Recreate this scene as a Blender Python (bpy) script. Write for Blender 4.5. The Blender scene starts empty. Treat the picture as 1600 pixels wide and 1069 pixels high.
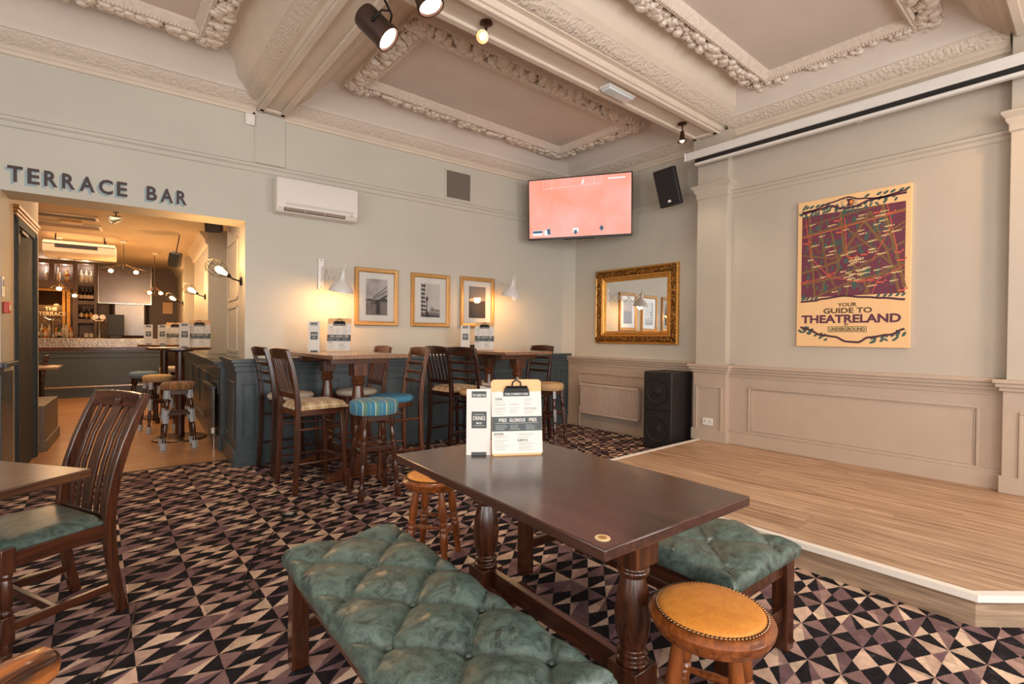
import bpy, bmesh, math, random
from mathutils import Vector, Matrix, Euler, noise
random.seed(7)
SC = bpy.context.scene
COL = SC.collection
PI = math.pi
TH = math.radians(-3.318)          # the bar wall runs a little off the stage wall's square

# ------------------------------------------------------------------ camera
cd = bpy.data.cameras.new('camera'); cam = bpy.data.objects.new('camera', cd); COL.objects.link(cam)
yaw, pitch, roll, FPX = math.radians(50.06), math.radians(-.632), math.radians(.496), 778.3
dv = Vector((math.cos(yaw)*math.cos(pitch), math.sin(yaw)*math.cos(pitch), math.sin(pitch)))
rv = dv.cross(Vector((0, 0, 1))).normalized(); uv = rv.cross(dv)
rv, uv = rv*math.cos(roll)+uv*math.sin(roll), -rv*math.sin(roll)+uv*math.cos(roll)
m = Matrix((rv, uv, -dv)).transposed().to_4x4(); m.translation = Vector((0, 0, 1.3))
cam.matrix_world = m
cd.sensor_width = 36; cd.lens = 36*FPX/1600; cd.clip_start = .05
SC.camera = cam
# ------------------------------------------------------------------ world, exposure
w = bpy.data.worlds.new('world'); SC.world = w; w.use_nodes = True
bg = w.node_tree.nodes['Background']; bg.inputs[0].default_value = (.75, .85, 1, 1); bg.inputs[1].default_value = .6
SC.view_settings.view_transform = 'Standard'; SC.view_settings.look = 'None'
SC.view_settings.gamma = 1; SC.view_settings.use_curve_mapping = False
SC.view_settings.exposure = .1
def lamp(name, kind, loc, power, color, target=None, size=.1, size_y=None, spot=60, blend=.6):
    l = bpy.data.lights.new(name, kind); l.energy = power; l.color = color
    if kind == 'AREA':
        l.shape = 'RECTANGLE'; l.size = size; l.size_y = size_y or size
    else:
        l.shadow_soft_size = size
    if kind == 'SPOT': l.spot_size = math.radians(spot); l.spot_blend = blend
    o = bpy.data.objects.new(name, l); COL.objects.link(o); o.location = loc
    if target is not None:
        o.rotation_euler = (Vector(target)-Vector(loc)).to_track_quat('-Z', 'Y').to_euler()
    return o
DAY = (1, .975, .95); WARM = (1, .52, .19); HALO = (1, .84, .66)
# daylight through the street windows behind and beside the camera
for x in (-1.3, 1.1, 3.5):
    lamp('window_daylight', 'AREA', (x, -3.05, 1.85), 100, DAY, (x+.2, 0, 2.7), 1.5, 2.2)
for y in (-1.4, 1.6):
    lamp('window_daylight', 'AREA', (-2.85, y, 1.85), 52, DAY, (0, y+.3, 2.8), 1.5, 2.2)
def W3(s, d, z=0):
    return Vector((s*math.cos(TH)-d*math.sin(TH), s*math.sin(TH)+d*math.cos(TH), z))
lamp('bar_ceiling_glow', 'AREA', W3(-.6, 9.5, 2.8), 70, (1, .72, .46), W3(-.6, 9.5, 0), 2.2, 4.5)

# ------------------------------------------------------------------ materials
def lin(c):
    return tuple((v/255/12.92 if v/255 <= .04045 else ((v/255+.055)/1.055)**2.4) for v in c[:3])+(1,)
MATS = {}
def nmat(name):
    m = bpy.data.materials.new(name); m.use_nodes = True
    nt = m.node_tree; b = nt.nodes['Principled BSDF']
    return m, nt, b
def N(nt, kind, **kw):
    n = nt.nodes.new(kind)
    for k, v in kw.items():
        if k in n.inputs.keys() if isinstance(k, str) else False: n.inputs[k].default_value = v
        else: setattr(n, k, v)
    return n
def L(nt, a, b): nt.links.new(a, b)
def math_n(nt, op, a, b=None, c=None):
    n = nt.nodes.new('ShaderNodeMath'); n.operation = op
    for i, v in enumerate((a, b, c)):
        if v is None: continue
        if hasattr(v, 'links') or hasattr(v, 'is_output'): nt.links.new(v, n.inputs[i])
        else: n.inputs[i].default_value = v
    return n.outputs[0]
def ramp(nt, fac, stops, interp='LINEAR'):
    r = nt.nodes.new('ShaderNodeValToRGB'); r.color_ramp.interpolation = interp
    el = r.color_ramp.elements
    while len(el) < len(stops): el.new(.5)
    for e, (p, c) in zip(el, stops): e.position = p; e.color = c
    nt.links.new(fac, r.inputs[0]); return r.outputs[0]
def plain(name, col, rough=.6, metal=0, emit=None, estr=0, coat=0, noise_amt=.06, nscale=6, bump=0, bscale=60, spec=.5):
    if name in MATS: return MATS[name]
    m, nt, b = nmat(name)
    c = lin(col)
    tc = N(nt, 'ShaderNodeTexCoord'); nz = N(nt, 'ShaderNodeTexNoise'); nz.inputs['Scale'].default_value = nscale
    nz.inputs['Detail'].default_value = 4
    L(nt, tc.outputs['Object'], nz.inputs['Vector'])
    lo = tuple(v*(1-noise_amt) for v in c[:3])+(1,); hi = tuple(min(1, v*(1+noise_amt)) for v in c[:3])+(1,)
    L(nt, ramp(nt, nz.outputs[0], [(.3, lo), (.7, hi)]), b.inputs['Base Color'])
    b.inputs['Roughness'].default_value = rough; b.inputs['Metallic'].default_value = metal
    b.inputs['Coat Weight'].default_value = coat; b.inputs['Specular IOR Level'].default_value = spec
    b.inputs['Coat Roughness'].default_value = .12
    if emit: b.inputs['Emission Color'].default_value = lin(emit); b.inputs['Emission Strength'].default_value = estr
    if bump:
        n2 = N(nt, 'ShaderNodeTexNoise'); n2.inputs['Scale'].default_value = bscale; n2.inputs['Detail'].default_value = 3
        L(nt, tc.outputs['Object'], n2.inputs['Vector'])
        bp = N(nt, 'ShaderNodeBump'); bp.inputs['Strength'].default_value = bump; bp.inputs['Distance'].default_value = .01
        L(nt, n2.outputs[0], bp.inputs['Height']); L(nt, bp.outputs[0], b.inputs['Normal'])
    MATS[name] = m; return m
def wood(name, dark, light, axis='z', rough=.35, coat=.4, scale=9, contrast=(.3, .7)):
    key = name+'_'+axis
    if key in MATS: return MATS[key]
    m, nt, b = nmat(key)
    tc = N(nt, 'ShaderNodeTexCoord'); mp = N(nt, 'ShaderNodeMapping')
    s = [scale*3.2]*3; s['xyz'.index(axis)] = scale*.22; mp.inputs['Scale'].default_value = s
    L(nt, tc.outputs['Object'], mp.inputs['Vector'])
    nz = N(nt, 'ShaderNodeTexNoise'); nz.inputs['Scale'].default_value = 1.6; nz.inputs['Detail'].default_value = 7; nz.inputs['Distortion'].default_value = .6
    L(nt, mp.outputs[0], nz.inputs['Vector'])
    L(nt, ramp(nt, nz.outputs[0], [(contrast[0], lin(dark)), (contrast[1], lin(light))]), b.inputs['Base Color'])
    b.inputs['Roughness'].default_value = rough; b.inputs['Coat Weight'].default_value = coat; b.inputs['Coat Roughness'].default_value = .18
    bp = N(nt, 'ShaderNodeBump'); bp.inputs['Strength'].default_value = .12; bp.inputs['Distance'].default_value = .004
    L(nt, nz.outputs[0], bp.inputs['Height']); L(nt, bp.outputs[0], b.inputs['Normal'])
    MATS[key] = m; return m
def plank(name, dark, light, along, pw=.19, pl=1.4, rough=.42, gap=.35, rot=0):
    m, nt, b = nmat(name)
    tc = N(nt, 'ShaderNodeTexCoord'); mp0 = N(nt, 'ShaderNodeMapping'); mp0.inputs['Rotation'].default_value = (0, 0, rot)
    L(nt, tc.outputs['Object'], mp0.inputs['Vector'])
    sp = N(nt, 'ShaderNodeSeparateXYZ'); L(nt, mp0.outputs[0], sp.inputs[0])
    a, c = (sp.outputs[0], sp.outputs[1]) if along == 'x' else (sp.outputs[1], sp.outputs[0])
    row = math_n(nt, 'FLOOR', math_n(nt, 'DIVIDE', c, pw))
    wn = N(nt, 'ShaderNodeTexWhiteNoise'); wn.noise_dimensions = '1D'; L(nt, row, wn.inputs['W'])
    off = math_n(nt, 'MULTIPLY_ADD', wn.outputs[0], 3.7, math_n(nt, 'DIVIDE', a, pl))
    idx = math_n(nt, 'FLOOR', off)
    cx = N(nt, 'ShaderNodeCombineXYZ'); L(nt, row, cx.inputs[0]); L(nt, idx, cx.inputs[1])
    w2 = N(nt, 'ShaderNodeTexWhiteNoise'); w2.noise_dimensions = '3D'; L(nt, cx.outputs[0], w2.inputs['Vector'])
    gv = N(nt, 'ShaderNodeCombineXYZ')
    L(nt, math_n(nt, 'MULTIPLY', a, 1.5), gv.inputs[0]); L(nt, math_n(nt, 'MULTIPLY', c, 26), gv.inputs[1])
    L(nt, math_n(nt, 'MULTIPLY', w2.outputs[0], 40), gv.inputs[2])
    nz = N(nt, 'ShaderNodeTexNoise'); nz.inputs['Scale'].default_value = 1.3; nz.inputs['Detail'].default_value = 8; nz.inputs['Distortion'].default_value = .8
    L(nt, gv.outputs[0], nz.inputs['Vector'])
    f = math_n(nt, 'MULTIPLY_ADD', w2.outputs[0], .12, math_n(nt, 'MULTIPLY_ADD', nz.outputs[0], 1.0, -.1))
    colr = ramp(nt, f, [(.25, lin(dark)), (.72, lin(light))])
    fr = math_n(nt, 'FRACT', math_n(nt, 'DIVIDE', c, pw)); fa = math_n(nt, 'FRACT', off)
    g = math_n(nt, 'MAXIMUM', math_n(nt, 'LESS_THAN', fr, .018), math_n(nt, 'LESS_THAN', fa, .0025))
    mx = N(nt, 'ShaderNodeMix'); mx.data_type = 'RGBA'
    L(nt, math_n(nt, 'MULTIPLY', g, gap), mx.inputs['Factor']); L(nt, colr, mx.inputs['A']); mx.inputs['B'].default_value = lin([v*.4 for v in dark])
    L(nt, mx.outputs['Result'], b.inputs['Base Color'])
    b.inputs['Roughness'].default_value = rough
    MATS[name] = m; return m
def carpet_mat():
    m, nt, b = nmat('carpet')
    tc = N(nt, 'ShaderNodeTexCoord'); mp = N(nt, 'ShaderNodeMapping')
    mp.inputs['Scale'].default_value = (1/.262, 1/.118, 1)
    mp.inputs['Location'].default_value = (-(2.747/.262) % 1, -(.583/.236) % 1, 0)
    L(nt, tc.outputs['Object'], mp.inputs['Vector'])
    nzw = N(nt, 'ShaderNodeTexNoise'); nzw.inputs['Scale'].default_value = 120
    L(nt, tc.outputs['Object'], nzw.inputs['Vector'])
    mw = N(nt, 'ShaderNodeVectorMath'); mw.operation = 'MULTIPLY_ADD'
    L(nt, nzw.outputs['Color'], mw.inputs[0]); mw.inputs[1].default_value = (.035, .035, 0); L(nt, mp.outputs[0], mw.inputs[2])
    sp = N(nt, 'ShaderNodeSeparateXYZ'); L(nt, mw.outputs[0], sp.inputs[0]); x, y = sp.outputs[0], sp.outputs[1]
    fl = lambda v: math_n(nt, 'FLOOR', v)
    f1, f2 = fl(x), fl(y)
    f3 = fl(math_n(nt, 'ADD', x, y))
    f4 = fl(math_n(nt, 'SUBTRACT', math_n(nt, 'MULTIPLY', x, 2.0), y))
    f5 = fl(math_n(nt, 'MULTIPLY_ADD', y, -1.0, x))
    tot = math_n(nt, 'ADD', math_n(nt, 'ADD', f1, f2), math_n(nt, 'ADD', f3, f4))
    par = math_n(nt, 'MODULO', math_n(nt, 'ADD', tot, 4000), 2)
    cv = N(nt, 'ShaderNodeCombineXYZ')
    L(nt, math_n(nt, 'MULTIPLY_ADD', f3, 7.31, f1), cv.inputs[0]); L(nt, math_n(nt, 'MULTIPLY_ADD', f4, 3.77, f2), cv.inputs[1]); L(nt, f5, cv.inputs[2])
    wn = N(nt, 'ShaderNodeTexWhiteNoise'); L(nt, cv.outputs[0], wn.inputs['Vector'])
    light = ramp(nt, wn.outputs[0], [(0, lin((138, 108, 104))), (.25, lin((214, 180, 158))), (.45, lin((176, 142, 132))), (.65, lin((224, 194, 168))), (.85, lin((126, 98, 100)))], 'CONSTANT')
    # woven shading inside each patch
    n2 = N(nt, 'ShaderNodeTexNoise'); n2.inputs['Scale'].default_value = 14; n2.inputs['Detail'].default_value = 8; n2.inputs['Roughness'].default_value = .75
    L(nt, tc.outputs['Object'], n2.inputs['Vector'])
    fq = math_n(nt, 'FRACT', math_n(nt, 'ADD', x, math_n(nt, 'MULTIPLY', wn.outputs[0], 3)))
    tone = math_n(nt, 'ADD', math_n(nt, 'MULTIPLY_ADD', n2.outputs[0], 1.35, .08), math_n(nt, 'MULTIPLY', fq, .32))
    vm = N(nt, 'ShaderNodeVectorMath'); vm.operation = 'SCALE'; L(nt, light, vm.inputs[0]); L(nt, tone, vm.inputs['Scale'])
    dk = ramp(nt, n2.outputs[0], [(.35, lin((27, 25, 28))), (.60, lin((44, 40, 43))), (.72, lin((104, 92, 94)))])
    mx = N(nt, 'ShaderNodeMix'); mx.data_type = 'RGBA'
    sel = math_n(nt, 'GREATER_THAN', math_n(nt, 'MULTIPLY_ADD', math_n(nt, 'GREATER_THAN', wn.outputs[0], .93), -1, par), .5)
    L(nt, sel, mx.inputs['Factor']); L(nt, vm.outputs[0], mx.inputs['A']); L(nt, dk, mx.inputs['B'])
    L(nt, mx.outputs['Result'], b.inputs['Base Color'])
    b.inputs['Roughness'].default_value = .95; b.inputs['Specular IOR Level'].default_value = .1
    n3 = N(nt, 'ShaderNodeTexNoise'); n3.inputs['Scale'].default_value = 380
    L(nt, tc.outputs['Object'], n3.inputs['Vector'])
    bp = N(nt, 'ShaderNodeBump'); bp.inputs['Strength'].default_value = .5; bp.inputs['Distance'].default_value = .004
    L(nt, n3.outputs[0], bp.inputs['Height']); L(nt, bp.outputs[0], b.inputs['Normal'])
    return m
def leather(name, dark, light, rough=.34):
    m, nt, b = nmat(name)
    tc = N(nt, 'ShaderNodeTexCoord')
    a = N(nt, 'ShaderNodeTexNoise'); a.inputs['Scale'].default_value = 17; a.inputs['Detail'].default_value = 11; a.inputs['Roughness'].default_value = .7; a.inputs['Distortion'].default_value = 1.2
    L(nt, tc.outputs['Object'], a.inputs['Vector'])
    v = N(nt, 'ShaderNodeTexVoronoi'); v.feature = 'DISTANCE_TO_EDGE'; v.inputs['Scale'].default_value = 90
    wv = N(nt, 'ShaderNodeVectorMath'); wv.operation = 'MULTIPLY_ADD'; L(nt, a.outputs['Color'], wv.inputs[0]); wv.inputs[1].default_value = (.06, .06, .06); L(nt, tc.outputs['Object'], wv.inputs[2])
    L(nt, wv.outputs[0], v.inputs['Vector'])
    cr = math_n(nt, 'LESS_THAN', v.outputs['Distance'], .035)
    f = math_n(nt, 'MULTIPLY_ADD', cr, .16, a.outputs[0])
    L(nt, ramp(nt, f, [(.36, lin(dark)), (.66, lin(light))]), b.inputs['Base Color'])
    b.inputs['Roughness'].default_value = rough+.08; b.inputs['Coat Weight'].default_value = .5; b.inputs['Coat Roughness'].default_value = .25
    bp = N(nt, 'ShaderNodeBump'); bp.inputs['Strength'].default_value = .5; bp.inputs['Distance'].default_value = .004
    L(nt, math_n(nt, 'MULTIPLY_ADD', a.outputs[0], 1.4, v.outputs['Distance']), bp.inputs['Height']); L(nt, bp.outputs[0], b.inputs['Normal'])
    MATS[name] = m; return m
def plaid(name, base, stripes, axis=0, rough=.9, both=True):
    """woven cloth: base colour crossed by stripes [(period, start, width, colour)]"""
    m, nt, b = nmat(name)
    tc = N(nt, 'ShaderNodeTexCoord'); sp = N(nt, 'ShaderNodeSeparateXYZ'); L(nt, tc.outputs['Object'], sp.inputs[0])
    cur = None
    rgb = N(nt, 'ShaderNodeRGB'); rgb.outputs[0].default_value = lin(base); cur = rgb.outputs[0]
    for per, st, wd, c in stripes:
        for ax in ((0, 1) if both else (axis,)):
            fr = math_n(nt, 'FRACT', math_n(nt, 'DIVIDE', math_n(nt, 'ADD', sp.outputs[ax], 10+st), per))
            k = math_n(nt, 'MULTIPLY', math_n(nt, 'LESS_THAN', fr, wd/per), .65 if both else .9)
            mx = N(nt, 'ShaderNodeMix'); mx.data_type = 'RGBA'; L(nt, k, mx.inputs['Factor']); L(nt, cur, mx.inputs['A']); mx.inputs['B'].default_value = lin(c)
            cur = mx.outputs['Result']
    nz = N(nt, 'ShaderNodeTexNoise'); nz.inputs['Scale'].default_value = 300; L(nt, tc.outputs['Object'], nz.inputs['Vector'])
    vm = N(nt, 'ShaderNodeVectorMath'); vm.operation = 'SCALE'; L(nt, cur, vm.inputs[0]); L(nt, math_n(nt, 'MULTIPLY_ADD', nz.outputs[0], .6, .7), vm.inputs['Scale'])
    L(nt, vm.outputs[0], b.inputs['Base Color']); b.inputs['Roughness'].default_value = rough; b.inputs['Sheen Weight'].default_value = .15
    MATS[name] = m; return m
def ornate(name, col, scale=38, strength=1.0, dist=.03, rough=.6, metal=0, dark=None):
    m, nt, b = nmat(name)
    tc = N(nt, 'ShaderNodeTexCoord')
    nz = N(nt, 'ShaderNodeTexNoise'); nz.inputs['Scale'].default_value = scale*.4; nz.inputs['Distortion'].default_value = 2.5; nz.inputs['Detail'].default_value = 1
    L(nt, tc.outputs['Object'], nz.inputs['Vector'])
    vo = N(nt, 'ShaderNodeTexVoronoi'); vo.inputs['Scale'].default_value = scale; vo.feature = 'SMOOTH_F1'
    L(nt, tc.outputs['Object'], vo.inputs['Vector'])
    h = math_n(nt, 'SUBTRACT', nz.outputs[0], math_n(nt, 'MULTIPLY', vo.outputs['Distance'], .9))
    c = lin(col)
    if dark: L(nt, ramp(nt, h, [(0, lin(dark)), (.3, c)]), b.inputs['Base Color'])
    else: b.inputs['Base Color'].default_value = c
    b.inputs['Roughness'].default_value = rough; b.inputs['Metallic'].default_value = metal
    bp = N(nt, 'ShaderNodeBump'); bp.inputs['Strength'].default_value = strength; bp.inputs['Distance'].default_value = dist
    L(nt, h, bp.inputs['Height']); L(nt, bp.outputs[0], b.inputs['Normal'])
    MATS[name] = m; return m
def glass(name, tint=(1, 1, 1), alpha=.12, rough=.02):
    m, nt, b = nmat(name)
    out = nt.nodes['Material Output']
    tr = N(nt, 'ShaderNodeBsdfTransparent'); tr.inputs[0].default_value = tint+(1,)
    gl = N(nt, 'ShaderNodeBsdfGlossy'); gl.inputs['Roughness'].default_value = rough
    fr = N(nt, 'ShaderNodeFresnel'); fr.inputs[0].default_value = 1.45
    mx = N(nt, 'ShaderNodeMixShader'); L(nt, math_n(nt, 'MULTIPLY_ADD', fr.outputs[0], .9, alpha*.2), mx.inputs[0]); L(nt, tr.outputs[0], mx.inputs[1]); L(nt, gl.outputs[0], mx.inputs[2])
    L(nt, mx.outputs[0], out.inputs[0]); MATS[name] = m; return m
def glow(name, col, st):
    m, nt, b = nmat(name); b.inputs['Base Color'].default_value = (0, 0, 0, 1)
    b.inputs['Emission Color'].default_value = lin(col); b.inputs['Emission Strength'].default_value = st
    MATS[name] = m; return m

WALL = plain('wall_paint', (196, 191, 178), .55, bump=.08, bscale=35, noise_amt=.04, nscale=1.5)
WALLP = plain('stage_wall_paint', (189, 178, 163), .5, bump=.06, bscale=35, noise_amt=.04, nscale=1.5)
CEIL = plain('ceiling_paint', (212, 199, 188), .7, noise_amt=.07, nscale=1.2)
TRIM = plain('trim_paint', (216, 201, 184), .45, noise_amt=.03)
CORN = ornate('cornice_plaster', (212, 196, 180), 42, .6, .016, .6)
FRUIT = plain('garland_plaster', (218, 203, 188), .55, noise_amt=.08, nscale=30, bump=.5, bscale=70)
DADOW = plain('dado_paint', (188, 168, 149), .42, noise_amt=.03)
SLATE = plain('slate_paint', (66, 76, 80), .38, noise_amt=.12, nscale=12, coat=.15)
CARPET = carpet_mat()
STAGEW = plank('stage_boards', (142, 108, 80), (214, 180, 148), 'y', .18, 1.3, .42, gap=.2)
def riser_mat():
    m, nt, b = nmat('riser_boards'); tc = N(nt, 'ShaderNodeTexCoord'); mp = N(nt, 'ShaderNodeMapping'); mp.inputs['Scale'].default_value = (2.2, 2.2, 42)
    L(nt, tc.outputs['Object'], mp.inputs['Vector']); nz = N(nt, 'ShaderNodeTexNoise'); nz.inputs['Scale'].default_value = 1; nz.inputs['Detail'].default_value = 8; nz.inputs['Distortion'].default_value = 1
    L(nt, mp.outputs[0], nz.inputs['Vector']); L(nt, ramp(nt, nz.outputs[0], [(.3, lin((132, 108, 88))), (.7, lin((190, 162, 134)))]), b.inputs['Base Color']); b.inputs['Roughness'].default_value = .5
    return m
RISER = riser_mat()
BARW = plank('bar_boards', (150, 104, 66), (202, 152, 104), 'x', .16, 1.3, .3, rot=-TH)
WHITE = plain('white_plastic', (232, 226, 218), .35, noise_amt=.01)
WHITEM = plain('white_enamel', (222, 218, 212), .3, coat=.3, noise_amt=.02)
BLACK = plain('black_plastic', (24, 23, 23), .45, noise_amt=.1)
BLACKC = plain('speaker_vinyl', (36, 31, 29), .5, bump=.3, bscale=250, noise_amt=.1)
GRILLE = plain('speaker_grille', (26, 23, 22), .6, bump=.6, bscale=500)
CHROME = plain('chrome', (205, 200, 195), .18, metal=1, noise_amt=.02)
BRONZE = plain('bronze', (92, 70, 52), .38, metal=.9, noise_amt=.15, nscale=30)
BRONZED = plain('dark_bronze', (70, 52, 44), .42, metal=.5, noise_amt=.15, nscale=30)
IRON = plain('black_iron', (30, 28, 27), .45, metal=.6)
GOLD = plain('gold_frame', (186, 142, 84), .42, metal=.35, noise_amt=.12, nscale=40)
GILT = ornate('gilt_scrollwork', (196, 138, 62), 55, 1, .02, .38, .7, (96, 58, 22))
GILTP = plain('gilt_plain', (206, 150, 74), .33, metal=.7, noise_amt=.15, nscale=25)
PAPER = plain('menu_paper', (218, 213, 205), .6, noise_amt=.01)
INK = plain('menu_ink', (70, 76, 76), .6, noise_amt=.02)
INKL = plain('menu_fine_print', (168, 164, 158), .6, noise_amt=.02)
MDF = plain('clipboard_board', (222, 176, 122), .55, noise_amt=.05, nscale=40)
GREEN = leather('green_leather', (30, 46, 41), (98, 120, 110), .26)
AMBER = leather('amber_leather', (212, 126, 38), (232, 154, 58), .5)
NAIL = plain('brass_nails', (120, 92, 68), .3, metal=1)
TEAL = plaid('teal_stripe_cloth', (62, 128, 156), [(.086, .02, .024, (104, 140, 116)), (.086, .027, .006, (212, 216, 190)), (.086, .062, .004, (150, 178, 150))], both=False, axis=0)
TEALP = plain('teal_cloth', (70, 134, 168), .85, bump=.3, bscale=200)
OAT = plain('oatmeal_cloth', (206, 192, 172), .9, bump=.3, bscale=200)
TAN = plain('tan_cloth', (198, 160, 112), .9, noise_amt=.15, nscale=30, bump=.3, bscale=200)
PLAIDT = plaid('tan_plaid_cloth', (204, 170, 124), [(.1, .0, .012, (236, 220, 190)), (.1, .03, .006, (160, 84, 62)), (.1, .05, .01, (140, 108, 74))])
PLAIDB = plaid('brown_plaid_cloth', (128, 92, 58), [(.09, .0, .012, (86, 66, 50)), (.09, .03, .004, (196, 96, 64)), (.09, .045, .004, (214, 176, 120))])
GREYP = plain('grey_paint', (184, 192, 198), .5)
DW = lambda a='z': wood('dark_oak', (44, 20, 10), (88, 46, 24), a, .27, .5)
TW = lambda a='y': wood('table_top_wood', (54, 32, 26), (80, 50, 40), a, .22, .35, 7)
RW = lambda a='z': wood('red_brown_wood', (62, 30, 16), (112, 62, 34), a, .26, .5)
BW = lambda a='z': wood('black_walnut', (30, 14, 10), (66, 34, 22), a, .26, .5)
GW = lambda a='z': wood('golden_wood', (94, 46, 18), (156, 86, 38), a, .26, .5)
OW = lambda a='z': wood('brown_oak', (62, 36, 22), (108, 70, 44), a, .3, .4)
LT = lambda a='x': wood('paler_table_wood', (120, 84, 62), (162, 122, 94), a, .26, .4)  # brown wood, paler than the low table's top

# ------------------------------------------------------------------ mesh builder
TEXTC = {}
def text_data(s, bold=0.0):
    k = (s, bold)
    if k in TEXTC: return TEXTC[k]
    c = bpy.data.curves.new('t', 'FONT'); c.body = s; c.size = 1; c.align_x = 'CENTER'; c.align_y = 'CENTER'; c.offset = bold; c.resolution_u = 3
    o = bpy.data.objects.new('t', c); COL.objects.link(o)
    dg = bpy.context.evaluated_depsgraph_get(); me = bpy.data.meshes.new_from_object(o.evaluated_get(dg))
    r = ([v.co.copy() for v in me.vertices], [tuple(p.vertices) for p in me.polygons])
    bpy.data.objects.remove(o); bpy.data.curves.remove(c); bpy.data.meshes.remove(me)
    if r[0]:
        xs = [v.x for v in r[0]]; ys = [v.y for v in r[0]]
        cx, cy = (min(xs)+max(xs))/2, (min(ys)+max(ys))/2
        w, h = max(xs)-min(xs), max(ys)-min(ys)
        r = ([((v.x-cx)/w, (v.y-cy)/h) for v in r[0]], r[1], w/h)
    TEXTC[k] = r; return r
def frame(origin, u, v, n=None):
    """matrix whose x,y,z are u,v,n and whose translation is origin"""
    u = Vector(u).normalized(); v = Vector(v).normalized(); n = u.cross(v) if n is None else Vector(n)
    mm = Matrix((u, v, n)).transposed().to_4x4(); mm.translation = Vector(origin); return mm
class MB:
    def __init__(s, mats=None):
        s.v = []; s.f = []; s.mi = []; s.sm = []; s.M = Matrix.Identity(4); s.mats = mats or []; s.cur = 0; s.smooth = True
    def mat(s, m):
        if m not in s.mats: s.mats.append(m)
        s.cur = s.mats.index(m); return s
    def add(s, vs, fs, smooth=True):
        b = len(s.v); s.v += [s.M @ Vector(v) for v in vs]
        for f in fs: s.f.append([b+i for i in f]); s.mi.append(s.cur); s.sm.append(smooth)
        return s
    def box(s, x0, y0, z0, x1, y1, z1):
        x0, x1 = sorted((x0, x1)); y0, y1 = sorted((y0, y1)); z0, z1 = sorted((z0, z1))
        return s.add([(x0, y0, z0), (x1, y0, z0), (x1, y1, z0), (x0, y1, z0), (x0, y0, z1), (x1, y0, z1), (x1, y1, z1), (x0, y1, z1)],
                     [(0, 3, 2, 1), (4, 5, 6, 7), (0, 1, 5, 4), (1, 2, 6, 5), (2, 3, 7, 6), (3, 0, 4, 7)])
    def cbox(s, c, sx, sy, sz): return s.box(c[0]-sx/2, c[1]-sy/2, c[2]-sz/2, c[0]+sx/2, c[1]+sy/2, c[2]+sz/2)
    def bar(s, pts, w, t, up=(0, 0, 1)):
        """rectangular section swept along pts; w across, t along 'up'. w,t may be lists"""
        n = len(pts); P = [Vector(p) for p in pts]; vs = []
        for i, p in enumerate(P):
            d = (P[min(i+1, n-1)]-P[max(i-1, 0)]).normalized(); a = d.cross(Vector(up))
            if a.length < 1e-5: a = Vector((1, 0, 0))
            a.normalize(); b = a.cross(d).normalized()
            ww = w[i] if isinstance(w, (list, tuple)) else w; tt = t[i] if isinstance(t, (list, tuple)) else t
            vs += [p-a*ww/2-b*tt/2, p+a*ww/2-b*tt/2, p+a*ww/2+b*tt/2, p-a*ww/2+b*tt/2]
        fs = [(3, 2, 1, 0), tuple(range(4*n-4, 4*n))]
        for i in range(n-1):
            for k in range(4): fs.append((4*i+k, 4*i+(k+1) % 4, 4*i+4+(k+1) % 4, 4*i+4+k))
        return s.add(vs, fs)
    def tube(s, pts, r, n=8, closed=False, cap=True):
        P = [Vector(p) for p in pts]; m = len(P); vs = []; prev = None
        for i, p in enumerate(P):
            if closed: d = (P[(i+1) % m]-P[i-1]).normalized()
            else: d = (P[min(i+1, m-1)]-P[max(i-1, 0)]).normalized()
            if prev is None:
                a = d.orthogonal().normalized()
            else:
                a = (prev-d*prev.dot(d)).normalized()
            prev = a; b = d.cross(a); rr = r[i] if isinstance(r, (list, tuple)) else r
            vs += [p+(a*math.cos(2*PI*k/n)+b*math.sin(2*PI*k/n))*rr for k in range(n)]
        fs = []
        for i in range(m if closed else m-1):
            j = (i+1) % m
            for k in range(n): fs.append((i*n+k, i*n+(k+1) % n, j*n+(k+1) % n, j*n+k))
        if cap and not closed: fs += [tuple(range(n))[::-1], tuple(range((m-1)*n, m*n))]
        return s.add(vs, fs)
    def lathe(s, prof, p0=(0, 0, 0), p1=(0, 0, 1), n=20, unit=True):
        """prof: [(r, t)]; t in 0..1 of p0->p1 if unit"""
        p0 = Vector(p0); p1 = Vector(p1); d = (p1-p0); Ln = d.length; d.normalize()
        a = d.orthogonal().normalized(); b = d.cross(a)
        ts = [(r, t*Ln if unit else t) for r, t in prof]; vs = []
        for r, t in ts: vs += [p0+d*t+(a*math.cos(2*PI*k/n)+b*math.sin(2*PI*k/n))*max(r, 1e-4) for k in range(n)]
        fs = []
        for i in range(len(ts)-1):
            for k in range(n): fs.append((i*n+k, i*n+(k+1) % n, (i+1)*n+(k+1) % n, (i+1)*n+k))
        fs += [tuple(range(n))[::-1], tuple(range((len(ts)-1)*n, len(ts)*n))]
        return s.add(vs, fs)
    def ball(s, c, r, nu=8, nv=6):
        if not isinstance(r, (list, tuple)): r = (r, r, r)
        c = Vector(c); vs = [c+Vector((0, 0, -r[2]))]
        for i in range(1, nv):
            t = PI*i/nv-PI/2
            for k in range(nu): a = 2*PI*k/nu; vs.append(c+Vector((r[0]*math.cos(t)*math.cos(a), r[1]*math.cos(t)*math.sin(a), r[2]*math.sin(t))))
        vs.append(c+Vector((0, 0, r[2]))); fs = []
        for k in range(nu): fs.append((0, 1+(k+1) % nu, 1+k))
        for i in range(nv-2):
            for k in range(nu): fs.append((1+i*nu+k, 1+i*nu+(k+1) % nu, 1+(i+1)*nu+(k+1) % nu, 1+(i+1)*nu+k))
        e = len(vs)-1; o = 1+(nv-2)*nu
        for k in range(nu): fs.append((e, o+k, o+(k+1) % nu))
        return s.add(vs, fs)
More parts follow.
